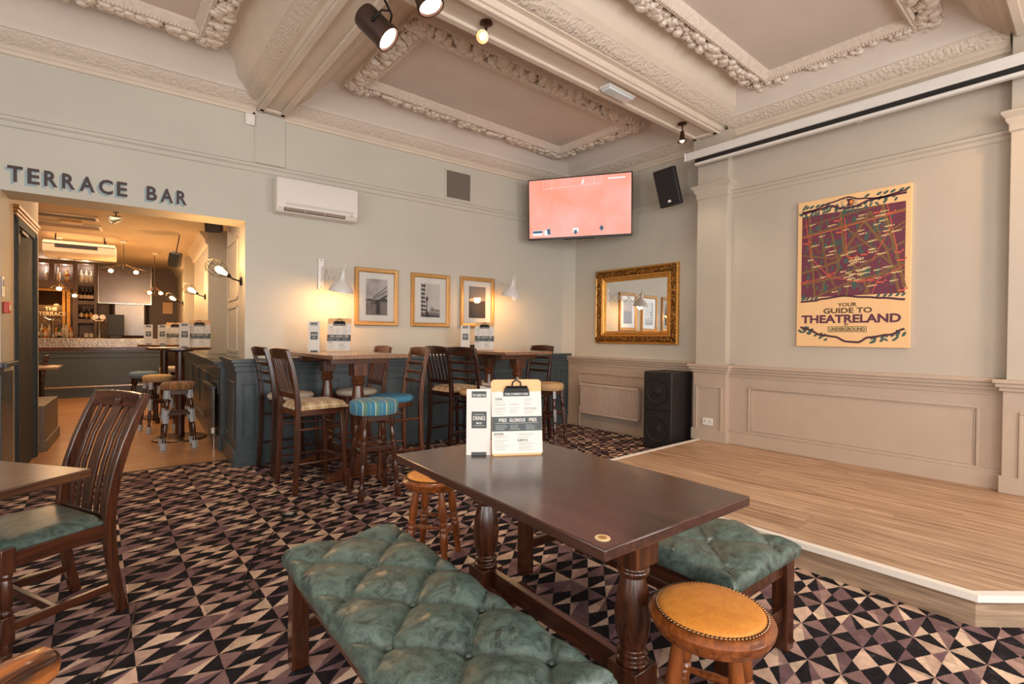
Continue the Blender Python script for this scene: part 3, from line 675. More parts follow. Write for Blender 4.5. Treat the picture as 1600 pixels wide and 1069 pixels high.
# ---- benches
def bench(loc, rotz, Wd, Ln, label, seed):
    t = thing('tufted_bench', loc, rotz, label, 'bench', 'green leather benches at the low table')
    H = .462; th = .075; nu, nv = 84, 220
    ax = Wd/3.0; ay = ax*1.02
    rnd = random.Random(seed)
    def hgt(x, y):
        u = (x/ax+y/ay)/1.0; v = (x/ax-y/ay)/1.0
        U = u/2+.25*0; Vv = v/2
        su = abs(math.sin(PI*U)); sv = abs(math.sin(PI*Vv))
        puff = (min(su, sv)**.55)*(max(su, sv)**.35)
        bd = (math.cos(PI*U)**2)*(math.cos(PI*Vv)**2)
        return .042*puff-.016*bd**8
    b = MB(); vs = []; fs = []
    for j in range(nv+1):
        for i in range(nu+1):
            a = -1+2*i/nu; c = -1+2*j/nv
            x = a*Wd/2; y = c*Ln/2
            ex = min(1, (1-abs(a))*Wd/2/.035); ey = min(1, (1-abs(c))*Ln/2/.035); e = min(ex, ey)
            rd = math.sqrt(max(0, 1-(1-e)**2))
            z = H-.03+(.03*rd)-.038*rd+hgt(x, y)*rd+.006*rd
            z += .0035*noise.noise(Vector((x*26, y*26, seed)))*rd
            vs.append((x*(1+.012*(1-rd)), y*(1+.004*(1-rd)), z))
    for j in range(nv):
        for i in range(nu): q = j*(nu+1)+i; fs.append((q, q+1, q+nu+2, q+nu+1))
    ring = [i for i in range(nu+1)]+[j*(nu+1)+nu for j in range(1, nv+1)]+[nv*(nu+1)+i for i in range(nu-1, -1, -1)]+[j*(nu+1) for j in range(nv-1, 0, -1)]
    n0 = len(vs); R = len(ring)
    for lv, (sc, z) in enumerate(((1.014, H-.045), (1.012, H-th+.008), (.99, H-th))):
        for q in ring:
            x, y, _ = vs[q]; rip = .0035*math.cos((x+y)/ax*PI*1.0)*(1 if lv < 2 else 0)
            vs.append((x*sc+(rip if abs(x) > Wd/2*.98 else 0), y*(1+(sc-1)*.5)+(rip if abs(y) > Ln/2*.98 else 0), z))
    for k_ in range(R):
        k2 = (k_+1) % R; fs.append((ring[k2], ring[k_], n0+k_, n0+k2))
        for lv in range(2): fs.append((n0+lv*R+k2, n0+lv*R+k_, n0+(lv+1)*R+k_, n0+(lv+1)*R+k2))
    fs.append(tuple(n0+2*R+k_ for k_ in range(R)))
    b.add(vs, fs); cu = b.build('cushion', GREEN, t, smooth_ang=80)
    i0 = int(Wd/ax)+1; j0 = int(Ln/ay)+1
    for i in range(-i0, i0+1):
        for j in range(-j0, j0+1):
            if (i+j) % 2: continue
            x, y = i*ax, j*ay
            if abs(x) < Wd/2-.03 and abs(y) < Ln/2-.03: b = MB(); b.ball((x, y, H-.034), (.011, .011, .006), 10, 6); b.build('button', GREEN, cu)
    lg = .032; X, Y = Wd/2-.045, Ln/2-.045
    for sx in (-1, 1):
        for sy in (-1, 1):
            b = MB(); b.box(sx*X-lg, sy*Y-lg, 0, sx*X+lg, sy*Y+lg, H-th); b.build('leg', DW(), t, bevel=.003)
    b = MB(); z0, z1 = H-th-.075, H-th-.004
    for sx in (-1, 1): b.box(sx*X-.014, -Y+lg, z0, sx*X+.014, Y-lg, z1)
    for sy in (-1, 1): b.box(-X+lg, sy*Y-.014, z0, X-lg, sy*Y+.014, z1)
    b.build('seat_rail', DW('y'), t, bevel=.003)
    for sy in (-1, 1):
        b = MB(); b.box(-X+lg, sy*Y-.015, .13, X-lg, sy*Y+.015, .18); b.build('stretcher', DW('x'), t, bevel=.003)
    b = MB(); b.box(-.016, -Y+.015, .135, .016, Y-.015, .175); b.build('stretcher', DW('y'), t, bevel=.003)
    return t
bench((.79, 1.43, 0), math.radians(-1.5), .475, 1.27, 'green leather tufted bench in the foreground, nearest the camera', 3)
bench((2.02, 1.45, 0), math.radians(-2.0), .54, 1.25, 'green leather tufted bench on the stage side, mostly hidden under the low table', 9)
# ---- low round stools
def low_stool(loc, rotz, label):
    t = thing('low_stool', loc, rotz, label, 'stool', 'low round stools with amber leather seats')
    H = .485; R = .176
    b = MB(); b.lathe([(R-.03, H-.062), (R-.012, H-.058), (R-.004, H-.045), (R+.002, H-.03), (R+.004, H-.018), (R-.004, H-.008), (R-.018, H-.003), (R-.03, H-.004)], n=48, unit=False); b.build('seat_ring', GW('x'), t)
    b = MB(); b.lathe([(R-.02, H-.012), (R-.021, H+.001), (R-.035, H+.009), (R-.07, H+.014), (.05, H+.017), (.001, H+.018)], n=48, unit=False); pad = b.build('seat_pad', AMBER, t, smooth_ang=60)
    b = MB()
    for i in range(84): a = 2*PI*i/84; b.ball(((R-.019)*math.cos(a), (R-.019)*math.sin(a), H+.001), (.0052, .0052, .004), 6, 4)
    b.build('nail_trim', NAIL, pad)
    for q in range(4):
        a = PI/4+q*PI/2; c, s_ = math.cos(a), math.sin(a); b = MB()
        turned(b, (c*.105, s_*.105, H-.06), (c*.165, s_*.165, 0), [(0, .017), (.08, .018), (.3, .024), (.38, .022), (.42, .017), (.44, .024), (.465, .024), (.48, .018), (.5, .024), (.525, .024), (.54, .018), (.56, .023), (.66, .024), (.74, .022), (.82, .017), (.9, .0175), (1, .019)])
        b.build('leg', GW(), t)
    for q in range(4):
        a = PI/4+q*PI/2; a2 = a+PI/2; r = .14; z = .17+.045*(q % 2); b = MB()
        p0 = V(r*math.cos(a), r*math.sin(a), z); p1 = V(r*math.cos(a2), r*math.sin(a2), z)
        turned(b, p0, p1, [(0, .008), (.12, .009), (.5, .0145), (.88, .009), (1, .008)], 10); b.build('stretcher', GW('x'), t)
    return t
st = low_stool((1.425, .757, 0), math.radians(20), 'low round stool with amber leather seat at the near end of the low table')
dup(st, (1.52, 2.52, 0), math.radians(38), 'low round stool with amber leather seat at the far end of the low table')
# ---- dining chair (left)
def dining_chair(loc, rotz, label, wd, legw):
    t = thing('dining_chair', loc, rotz, label, 'chair'); w2 = .205
    b = MB(); P = [(-.185, -w2), (-.185, w2), (.20, w2+.02), (.20, -w2-.02)]
    vs = []; fs = []; n = 14
    for j in range(n+1):
        for i in range(n+1):
            a, c = i/n, j/n; x = -.185+.36*a; y = (-1+2*c)*(w2+.02*a-.002)
            e = min(1, min(a, 1-a)/.12, min(c, 1-c)/.12); vs.append((x, y, .445+.028*math.sqrt(max(0, 1-(1-e)**2))+.006*math.sin(PI*a)*math.sin(PI*c)))
    for j in range(n):
        for i in range(n): q = j*(n+1)+i; fs.append((q, q+1, q+n+2, q+n+1))
    b.add(vs, fs); b.prism([(-.185, -w2), (-.185, w2), (.175, w2+.018), (.175, -w2-.018)], .43, .446); b.build('seat_pad', GREEN, t, smooth_ang=70)
    b = MB()
    b.bar([(-.19, -w2, .40), (.15, -w2-.015, .40)], .024, .065); b.bar([(-.19, w2, .40), (.15, w2+.015, .40)], .024, .065)
    b.bar([(.155, -w2-.01, .40), (.155, w2+.01, .40)], .024, .065); b.bar([(-.195, -w2, .40), (-.195, w2, .40)], .024, .065); b.build('seat_frame', wd('x'), t, bevel=.003)
    for s in (-1, 1):
        b = MB(); b.bar([(-.255, s*w2, 0), (-.232, s*w2, .11), (-.215, s*w2, .22), (-.204, s*w2, .34), (-.20, s*w2, .44), (-.208, s*w2, .54), (-.230, s*w2, .66), (-.266, s*w2, .78), (-.312, s*w2, .90), (-.360, s*w2, 1.005)], [.034]*10, [.04, .041, .042, .045, .047, .045, .042, .039, .035, .03], up=(1, 0, .2)); b.build('leg', wd(), t, bevel=.004)
        b = MB(); y = s*(w2+.01); b.cbox((.155, y, .40), .046, .046, .10); b.cbox((.155, y, .125), .042, .042, .11); b.cbox((.155, y, .015), .03, .03, .03)
        turned(b, (.155, y, .18), (.155, y, .35), [(0, .018), (.08, .021), (.14, .015), (.2, .02), (.5, .022), (.8, .018), (.86, .014), (.92, .021), (1, .018)]); turned(b, (.155, y, .03), (.155, y, .075), [(0, .018), (.5, .02), (1, .014)])
        b.build('leg', legw(), t, bevel=.003)
        b = MB(); b.bar([(-.23, s*w2, .13), (.15, y, .13)], .022, .036); b.build('stretcher', wd('x'), t, bevel=.003)
    b = MB(); b.bar([(-.0, -w2, .13), (0, w2, .13)], .022, .034); b.build('stretcher', wd('y'), t, bevel=.003)
    b = MB(); pts = []
    for i in range(9):
        c = -1+2*i/8; pts.append((-.346-.014*(1-c*c), c*(w2-.005), .965))
    b.bar(pts, .026, [.078, .084, .088, .09, .09, .09, .088, .084, .078]); cr = b.build('crest_rail', wd('y'), t, bevel=.005)
    b = MB(); b.M = frame((-.344, 0, .967), (0, 1, 0), (-.25, 0, 1)); b.lathe([(.024, 0), (.024, .003), (.02, .004), (.017, .001), (.01, .001), (.008, .004), (0, .004)], (0, 0, .0), (0, 0, 1), 24, unit=False); b.build('carved_roundel', wd('x'), cr)
    for c, wd_ in ((-.66, .028), (-.40, .028), (0, .075), (.40, .028), (.66, .028)):
        b = MB(); y = c*w2; b.bar([(-.205, y, .43), (-.216, y, .56), (-.240, y, .68), (-.276, y, .80), (-.330-.012*(1-c*c), y, .935)], wd_, .012, up=(1, 0, .2)); b.build('back_slat', wd(), t, bevel=.002)
    b = MB(); b.bar([(-.205, -w2, .45), (-.205, w2, .45)], .024, .03); b.build('back_rail', wd('y'), t, bevel=.003)
    return t
dining_chair((-.22, 3.03, 0), math.radians(205), 'dark slat-back dining chair with green leather seat, at the table on the left', DW, DW)
t = thing('pub_table', (-.021-.36, 2.648-.02, 0), math.radians(218), 'brown wooden table cut off by the left edge, in front of the slat-back dining chair', 'table')
t.location = W3(0, 0); cs, sn = math.cos(math.radians(128)), math.sin(math.radians(128))
# corner of the top nearest the chair at (-.02,2.62)
cx, cy = -.03, 2.615; e1 = V(math.cos(math.radians(127)), math.sin(math.radians(127))); e2 = V(math.cos(math.radians(222)), math.sin(math.radians(222)))
ctr = V(cx, cy)+e1*.40+e2*.40; t.location = (ctr.x, ctr.y, 0); t.rotation_euler = (0, 0, math.radians(127))
b = MB(); b.box(-.40, -.40, .725, .40, .40, .76); b.build('table_top', OW('y'), t, bevel=.006)
b = MB(); turned(b, (0, 0, .06), (0, 0, .725), [(0, .05), (.1, .045), (.3, .06), (.6, .05), (.9, .04), (1, .06)], 20); b.build('pedestal', DW(), t)
b = MB(); b.box(-.3, -.04, 0, .3, .04, .06); b.box(-.04, -.3, 0, .04, .3, .058); b.build('foot', DW('x'), t, bevel=.004)
# chair back poking in at bottom left
t = thing('wooden_chair', (-.421, 1.123, 0), math.radians(132), 'wooden chair, only its rounded top corner showing at the bottom left', 'chair')
b = MB(); b.bar([(-.22, -.2, 0), (-.2, -.2, .45), (-.25, -.2, .74)], .04, .04, up=(1, 0, 0)); b.build('leg', OW(), t, bevel=.006)
b = MB(); b.bar([(-.22, .2, 0), (-.2, .2, .45), (-.25, .2, .74)], .04, .04, up=(1, 0, 0)); b.build('leg', OW(), t, bevel=.006)
for s in (-1, 1): b = MB(); turned(b, (.19, s*.19, 0), (.18, s*.18, .43), [(0, .016), (.4, .024), (1, .02)]); b.build('leg', OW(), t)
b = MB(); b.prism([(-.2, -.21), (-.2, .21), (.22, .22), (.22, -.22)], .43, .46); b.build('seat', OW('x'), t, bevel=.008)
b = MB(); b.tube([(-.262, y, .765) for y in (-.262, -.258, -.245, -.2, 0, .2, .245, .258, .262)], [.004, .018, .03, .036, .036, .036, .03, .018, .004], 14); b.build('crest_rail', wood('striped_oak', (46, 18, 6), (206, 124, 62), 'y', .25, .4, 7, (.4, .6)), t)
# ---- bar chairs
def barchair(name, loc, rotz, label, back, seat, wd, seatm, group='tall bar chairs around the high tables'):
    t = thing(name, loc, rotz, label, 'bar chair', group); w2 = .195; H = .73
    for s in (-1, 1):
        b = MB(); b.bar([(-.225, s*(w2+.01), 0), (-.205, s*w2, .35), (-.20, s*w2, .72), (-.215, s*w2, .86), (-.245, s*(w2-.005), 1.04), (-.285, s*(w2-.01), 1.175)], [.034]*6, [.036, .04, .042, .038, .034, .03], up=(1, 0, 0)); b.build('leg', wd(), t, bevel=.004)
        b = MB(); b.bar([(.205, s*(w2+.005), 0), (.175, s*(w2-.01), H-.05)], [.030, .036], [.030, .036], up=(1, 0, 0)); b.build('leg', wd(), t, bevel=.004)
    b = MB()
    if seat == 'square':
        vs = []; fs = []; n = 12
        for j in range(n+1):
            for i in range(n+1):
                a, c = i/n, j/n; x = -.19+.42*a; y = (-1+2*c)*(w2+.012)
                e = min(1, min(a, 1-a)/.13, min(c, 1-c)/.13); vs.append((x, y, H-.035+.04*math.sqrt(max(0, 1-(1-e)**2))+.008*math.sin(PI*a)*math.sin(PI*c)))
        for j in range(n):
            for i in range(n): q = j*(n+1)+i; fs.append((q, q+1, q+n+2, q+n+1))
        b.add(vs, fs); b.box(-.19, -w2-.012, H-.05, .23, w2+.012, H-.034)
    else:
        R = .205; b.M = Matrix.Translation((.01, 0, 0)) @ Matrix.Diagonal((1.02, 1.0, 1, 1))
        b.lathe([(R-.01, H-.05), (R, H-.03), (R+.002, H-.015), (R-.015, H+.002), (R-.06, H+.010), (.08, H+.014), (.001, H+.015)], n=40, unit=False)
    b.build('seat_pad', seatm, t, smooth_ang=70)
    b = MB()
    if seat == 'square':
        b.bar([(-.19, -w2+.0, H-.075), (.18, -w2, H-.075)], .022, .05); b.bar([(-.19, w2, H-.075), (.18, w2, H-.075)], .022, .05)
        b.bar([(.182, -w2+.01, H-.075), (.182, w2-.01, H-.075)], .022, .05); b.bar([(-.195, -w2, H-.075), (-.195, w2, H-.075)], .022, .05)
    else:
        b.M = Matrix.Translation((.01, 0, 0)); b.lathe([(.18, H-.10), (.192, H-.095), (.195, H-.052), (.19, H-.05)], n=40, unit=False)
    b.build('seat_frame', wd('x'), t, bevel=.002)
    for z, ps in ((.24, .0), (.52, .0)):
        b = MB(); pts = [(-.205, -w2, z)]
        b = MB()
        b.tube([(-.21, -w2, z), (-.05, -w2-.004, z), (.12, -w2, z), (.17, -w2+.02, z), (.192, -w2+.07, z), (.192, w2-.07, z), (.17, w2-.02, z), (.12, w2, z), (-.05, w2+.004, z), (-.21, w2, z)], .0115, 8); b.build('foot_ring', wd('x'), t)
    def xb(z): return -.205-.085*max(0, (z-.78)/.4)**1.3
    b = MB(); n = 8; zt = 1.145
    pts = [(xb(zt)-.022*(1-(-1+2*i/n)**2)+.005, (-1+2*i/n)*w2, zt) for i in range(n+1)]
    b.bar(pts, .022, [.07+.022*(1-(-1+2*i/n)**2) for i in range(n+1)]); b.build('crest_rail', wd('y'), t, bevel=.005)
    if back == 'slat':
        for q in range(5):
            c = (-2+q)/2*.66; b = MB(); b.bar([(-.203, c*w2, .80), (xb(.95)-.008*(1-c*c), c*w2, .95), (xb(1.11)-.014*(1-c*c), c*w2, 1.115)], .024, .011, up=(1, 0, 0)); b.build('back_slat', wd(), t, bevel=.002)
        b = MB(); b.bar([(-.205, -w2, .795), (-.205, w2, .795)], .024, .05); b.build('back_rail', wd('y'), t, bevel=.003)
    else:
        for z in (.86, .945, 1.03):
            b = MB(); b.bar([(xb(z)-.018*(1-(-1+2*i/n)**2), (-1+2*i/n)*w2, z) for i in range(n+1)], .014, .03); b.build('back_rail', wd('y'), t, bevel=.003)
    return t
barchair('bar_chair', (1.45, 4.42, 0), math.radians(4), 'tall slat-back bar chair with plaid square seat, left of the nearer high table', 'slat', 'square', DW, PLAIDT)
lad = barchair('bar_chair', (1.46, 5.12, 0), math.radians(3), 'dark ladder-back bar chair with pale round seat, against the slate dado on the far left', 'ladder', 'round', BW, OAT)
barchair('bar_chair', (2.17, 4.36, 0), math.radians(176), 'brown ladder-back bar chair with blue cloth seat, right of the nearer high table', 'ladder', 'round', RW, TEALP)
sl2 = barchair('bar_chair', (2.12, 5.06, 0), math.radians(178), 'brown slat-back bar chair with pale round seat, by the wall below the first picture', 'slat', 'round', RW, OAT)
barchair('bar_chair', (3.17, 4.80, 0), math.radians(5), 'dark slat-back bar chair with its back to the camera, left of the farther high table', 'slat', 'square', BW, PLAIDT)
barchair('bar_chair', (3.13, 4.30, 0), math.radians(14), 'near-black ladder-back bar chair with tan round seat, in front of the farther high table', 'ladder', 'round', BW, TAN)
barchair('bar_chair', (4.27, 4.80, 0), math.radians(182), 'grey-glinting ladder-back bar chair at the right end of the farther high table', 'ladder', 'round', BW, OAT)
dup(lad, W3(3.55, 5.205), math.radians(-88), 'ladder-back bar chair with pale seat, half hidden between the farther high table and the wall')
# ---- bar stools
def drum_stool(loc, rotz, label, cloth, wd, sock=None, group='bar stools with drum seats', R=.165, H=.745, pad=.075):
    t = thing('bar_stool', loc, rotz, label, 'bar stool', group)
    b = MB(); b.lathe([(R-.012, H-pad-.01), (R, H-pad), (R+.004, H-.04), (R, H-.012), (R-.014, H-.001), (R-.05, H+.005), (.001, H+.008)], n=40, unit=False); b.build('seat_pad', cloth, t, smooth_ang=60)
    sq = lambda m_: m_
    for q in range(4):
        a = PI/4+q*PI/2; c, s_ = math.cos(a), math.sin(a)
        top = V(c*.145, s_*.145, H-pad-.01); bot = V(c*.215, s_*.215, 0)
        P = lambda f: top.lerp(bot, f)
        b = MB()
        turned(b, P(.13), P(.34), [(0, .014), (.06, .019), (.12, .013), (.2, .015), (.5, .022), (.75, .019), (.9, .013), (1, .018)])
        turned(b, P(.54), P(.88), [(0, .015), (.05, .02), (.1, .014), (.35, .022), (.65, .017), (.82, .012), (.88, .019), (1, .015)])
        up = (c, s_, 0)
        for f0, f1 in ((0, .14), (.33, .55), (.87, 1)): b.bar([P(f0), P(f1)], .038, .038, up=up)
        lg = b.build('leg', wd(), t, bevel=.002)
        if sock:
            for f0, f1 in ((0, .14), (.33, .55), (.87, 1)):
                b = MB(); b.bar([P(f0), P(f1)], .0405, .0405, up=up); o = b.build('painted_block', sock, lg); o['label'] = 'grey painted block'
    for q in range(4):
        a = PI/4+q*PI/2; a2 = a+PI/2
        for f, hh in ((.04, .045), (.40+.05*(q % 2), .03)):
            p = lambda aa: V(math.cos(aa)*.145, math.sin(aa)*.145, H-pad-.01).lerp(V(math.cos(aa)*.215, math.sin(aa)*.215, 0), f)
            b = MB(); b.bar([p(a), p(a2)], .02, hh); o = b.build('stretcher', sock if (sock and q % 2 == 1) else wd('x'), t, bevel=.002)
    return t
drum_stool((1.75, 3.84, 0), math.radians(-6), 'bar stool with thick blue-green striped seat, in front of the nearer high table', TEAL, DW, R=.19, H=.775, pad=.10)
drum_stool((4.21, 4.31, 0), math.radians(20), 'bar stool with tan seat and dark turned legs, right of the farther high table', TAN, DW)
p1 = W3(.335, 6.86)
stl = drum_stool(p1, TH+math.radians(2), 'brown plaid bar stool with grey painted leg blocks, nearest in the bar opening', PLAIDB, DW, GREYP, 'grey-socked stools in the bar')
TANL = TAN
drum_stool(W3(.17, 8.15), TH+.3, 'beige-topped bar stool with grey painted leg blocks, behind the brown plaid stool', TAN, DW, GREYP, 'grey-socked stools in the bar')
drum_stool(W3(.02, 8.93), TH+.1, 'blue-topped bar stool with dark legs, farthest left of the stools in the bar', plain('slate_blue_cloth', (104, 128, 142), .9), BW, None, 'grey-socked stools in the bar')
drum_stool(W3(.40, 10.08), TH+.5, 'pale-topped bar stool between the two round bar tables', OAT, BW, GREYP, 'grey-socked stools in the bar')
# ---- high tables
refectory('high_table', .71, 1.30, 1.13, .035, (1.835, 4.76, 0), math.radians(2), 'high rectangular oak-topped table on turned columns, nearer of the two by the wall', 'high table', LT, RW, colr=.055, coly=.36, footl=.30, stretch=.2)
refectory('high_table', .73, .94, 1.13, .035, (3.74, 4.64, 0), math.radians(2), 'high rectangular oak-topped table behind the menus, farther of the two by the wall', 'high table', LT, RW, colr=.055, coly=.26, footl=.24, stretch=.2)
def round_table(loc, label, R=.34):
    t = thing('round_bar_table', loc, 0, label, 'high table', 'round high tables in the bar')
    b = MB(); b.lathe([(R-.01, 1.10), (R, 1.105), (R, 1.125), (R-.006, 1.13), (.001, 1.13)], n=40, unit=False); b.build('table_top', DW('x'), t)
    b = MB(); b.lathe([(.05, .03), (.05, 1.08)], n=20, unit=False); b.build('column', DW(), t)
    b = MB(); b.lathe([(.14, 1.08), (.14, 1.10)], n=24, unit=False); b.build('top_plate', IRON, t)
    b = MB(); b.lathe([(.29, 0), (.29, .015), (.26, .028), (.06, .04), (.05, .05)], n=40, unit=False); b.build('base', BRONZE, t)
round_table(W3(.38, 7.42), 'round high table on a single column, nearer one beyond the opening')
round_table(W3(.28, 9.45), 'round high table on a single column, farther one in the bar')
# ---- menus
def clipboard(loc, rotz, label, tilt=-9, group='menu clipboards'):
    """stands with its face toward local -y"""
    t = thing('menu_clipboard', loc, rotz, label, 'clipboard', group)
    base = Matrix.Rotation(math.radians(tilt), 4, 'X')
    F = base @ frame((0, 0, 0), (1, 0, 0), (0, 0, 1))
    b = MB(); b.M = F; pl = []
    for cx_, cy_, a0 in ((.1, .326, 0), (-.1, .326, 90), (-.1, .015, 180), (.1, .015, 270)):
        for q in range(5): a = math.radians(a0+q*22.5); pl.append((cx_+.018*math.cos(a), cy_+.018*math.sin(a)))
    b.prism(pl, -.004, 0); b.build('board', MDF, t)
    b = MB().mat(PAPER); b.M = F; b.box(-.117, .008, .0005, .117, .288, .0018)
    z = .0022; b.mat(INK); b.quad(-.062, .266, .062, .288, z); b.quad(-.117, .108, .117, .174, z)
    b.mat(PAPER); b.text('THE COMEDY PUB', 0, .277, w=.108, z=z+.0003, bold=.015); b.text('PIES', -.066, .158, w=.036, h=.016, z=z+.0003); b.text('GLORIOUS', .002, .158, w=.074, h=.016, z=z+.0003); b.text('PIES', .075, .158, w=.036, h=.016, z=z+.0003)
    b.quad(-.10, .1435, .10, .1445, z+.0003)
    b.mat(INK); b.text('TAPAS', -.083, .254, w=.034, h=.012, z=z); b.text('STICKY WINGS', .064, .210, w=.062, h=.009, z=z, bold=0); b.text('BURGERS', -.085, .096, w=.044, h=.011, z=z); b.text('BURRITOS', .025, .066, w=.048, h=.011, z=z)
    rnd = random.Random(5); b.mat(INKL)
    for x0, ys, wmax in ((-.102, (.240, .230, .225, .212, .207, .198, .193, .184), .055), (-.035, (.230, .225, .212, .203, .196, .188), .05), (.035, (.254, .248, .242, .232, .226, .198, .192, .186), .05),
                         (-.104, (.084, .079, .066, .058, .050, .042, .034, .026), .07), (.005, (.094, .088, .078, .052, .046, .036, .030, .022), .075)):
        for y in ys: b.quad(x0, y, x0+wmax*rnd.uniform(.6, 1), y+.0022, z)
    for y in (.254, .24, .226, .198, .09, .078, .046, .03): b.quad(.097, y, .103, y+.002, z)
    b.mat(plain('menu_ink_pale', (140, 150, 148), .6))
    for x0 in (-.10, -.032, .04):
        for y in (.134, .129, .124, .119, .115): b.quad(x0, y, x0+rnd.uniform(.035, .055), y+.0018, z+.0003)
    b.build('menu_sheet', PAPER, t)
    b = MB(); b.M = F; b.sweep  # clip
    b.prism([(-.06, .284), (.06, .284), (.055, .304), (.03, .312), (-.03, .312), (-.055, .304)], .002, .010); b.tube([(-.022, .306, .010), (-.018, .33, .012), (0, .342, .012), (.018, .33, .012), (.022, .306, .010)], .0035, 8)
    b.tube([(-.05, .308, .010), (.05, .308, .010)], .006, 8); b.build('clip', IRON, t)
    return t
def drinks_card(loc, rotz, label, group='folded drinks menus', back=True):
    """tall folded card, face toward local -y, second leaf going back from its right edge"""
    t = thing('drinks_menu', loc, rotz, label, 'menu', group)
    F = frame((0, 0, 0), (1, 0, 0), (0, 0, 1))
    b = MB().mat(PAPER); b.M = F; b.box(-.055, 0, -.0012, .055, .30, 0); z = .0006
    b.mat(INK); b.quad(-.032, .262, .034, .290, z); b.quad(-.032, .122, .036, .198, z); b.quad(-.032, 0, .036, .014, z)
    b.mat(PAPER); b.text('THE COMEDY PUB', .001, .272, w=.058, h=.011, z=z+.0003); b.text('DRINKS', .002, .168, w=.055, h=.019, z=z+.0003); b.text('MENU', .002, .145, w=.026, h=.009, z=z+.0003)
    b.quad(-.022, .184, .026, .1855, z+.0003); b.quad(-.022, .133, .026, .1345, z+.0003)
    b.build('front_leaf', PAPER, t)
    a = math.radians(62); b = MB(); b.M = frame((.055, 0, 0), (-math.cos(a), math.sin(a), 0), (0, 0, 1)); b.box(0, 0, -.0012, .108, .305, 0); b.build('back_leaf', PAPER, t)
    return t
cb = clipboard((1.475, 1.715, .7605), math.atan2(-.121, .215), 'clipboard food menu with a black bulldog clip standing on the low table')
dc = drinks_card((1.334, 1.824, .7605), math.atan2(-.104, .053)+.45, 'tall white folded drinks menu standing left of the clipboard on the low table')
vd = math.radians(-40)
dup(cb, (1.90, 5.02, 1.131), vd+.1, 'clipboard menu glowing under the wall lamp, standing on the nearer high table')
dup(dc, (1.665, 5.05, 1.131), vd+.15, 'white folded drinks menu left of the clipboard on the nearer high table')
dup(cb, (3.66, 4.90, 1.131), vd, 'clipboard menu standing on the farther high table, below the third picture')
dup(dc, (3.46, 5.02, 1.131), vd, 'white folded drinks menu left of the clipboard on the farther high table')
dup(cb, W3(.58, 7.36, 1.131), TH-.1, 'clipboard menu on the nearer round bar table')
dup(dc, W3(.42, 7.30, 1.131), TH, 'white folded drinks menu on the nearer round bar table')
dup(cb, W3(.42, 9.37, 1.131), TH, 'clipboard menu on the farther round bar table')
dup(dc, W3(.25, 9.31, 1.131), TH, 'pale folded drinks menu beside the clipboard on the farther round bar table')
dup(dc, W3(.08, 9.45, 1.131), TH, 'pale folded drinks menu at the left edge of the farther round bar table')
def bulb_light(name, loc, power, color=WARM, r=.03):
    return lamp(name, 'POINT', loc, power, color, size=r)
BULB = glow('warm_bulb', (255, 214, 140), 22); BULBW = glow('halogen_bulb', (255, 232, 196), 18)
# ---- small things on table and floor
t = tag(MB().mat(plain('disc_cream', (232, 200, 150), .5)).lathe([(.021, 0), (.021, .002), (.001, .0022)], n=28, unit=False).mat(GOLD).lathe([(.012, .0022), (.012, .0026), (.001, .0026)], n=20, unit=False).build('table_number_disc', None, loc=(1.045, .862, .7603)),
        'small round cream number disc stuck on the near corner of the low table', 'disc')
b = MB(); b.tube([(.62, 2.62, .004), (.60, 2.9, .004), (.72, 3.2, .004), (.93, 3.55, .004), (1.02, 3.70, .005), (1.10, 3.78, .005), (1.3, 3.86, .004), (1.44, 3.95, .004)], .0035, 6)
tag(b.build('floor_cable', BLACK), 'thin black cable running over the carpet to the small black box', 'cable')
b = MB(); b.tube([(.15, 2.95, .004), (.10, 2.6, .004), (-.02, 2.35, .004), (-.1, 2.2, .004)], .0035, 6)
tag(b.build('floor_cable', BLACK), 'thin black cable on the carpet beside the dining chair', 'cable')
t = thing('floor_box', (1.065, 3.735, 0), math.radians(-40), 'small black box with a white printed label lying on the carpet', 'box')
MB().box(-.045, -.03, 0, .045, .03, .022).build('body', BLACK, t, bevel=.003)
b = MB().mat(PAPER); b.quad(-.025, -.024, .025, .024, .0225); b.mat(BLACK)
for y in (.016, .008, -.002, -.012): b.quad(-.02, y, .02-.01*(y < 0), y+.003, .0228)
b.build('printed_label', PAPER, t)
# ---- sign lettering
t = thing('wall_sign', W3(-.26, D0-.001, 2.5), TH, 'dark lettering TERRACE BAR with pale blue drop shading, over the opening', 'sign')
F = frame((0, 0, 0), (1, 0, 0), (0, 0, 1)); DK = plain('sign_brown', (62, 44, 44), .5); SH = plain('sign_blue', (146, 166, 170), .5)
for nm, mt, dx, dy, o in (('letter_shading', SH, -.016, -.018, .0008), ('lettering', DK, 0, 0, .0018)):
    b = MB(); b.M = F @ Matrix.Translation((0, 0, o))
    xs = -.600; words = []
    widths = [('T', .105), ('E', .085), ('R', .098), ('R', .098), ('A', .118), ('C', .112), ('E', .085), (' ', .10), ('B', .09), ('A', .112), ('R', .095)]
    tot = sum(w_ for _, w_ in widths)+.030*10; kk = 1.2/tot
    for ch, w_ in widths:
        if ch != ' ': b.text(ch, xs+w_*kk/2+dx, .068+dy, w=w_*kk, h=.128, z=0, bold=.03)
        else: b.build(nm, mt, t); b = MB(); b.M = F @ Matrix.Translation((0, 0, o))
        xs += (w_+.030)*kk
    b.build(nm, mt, t)
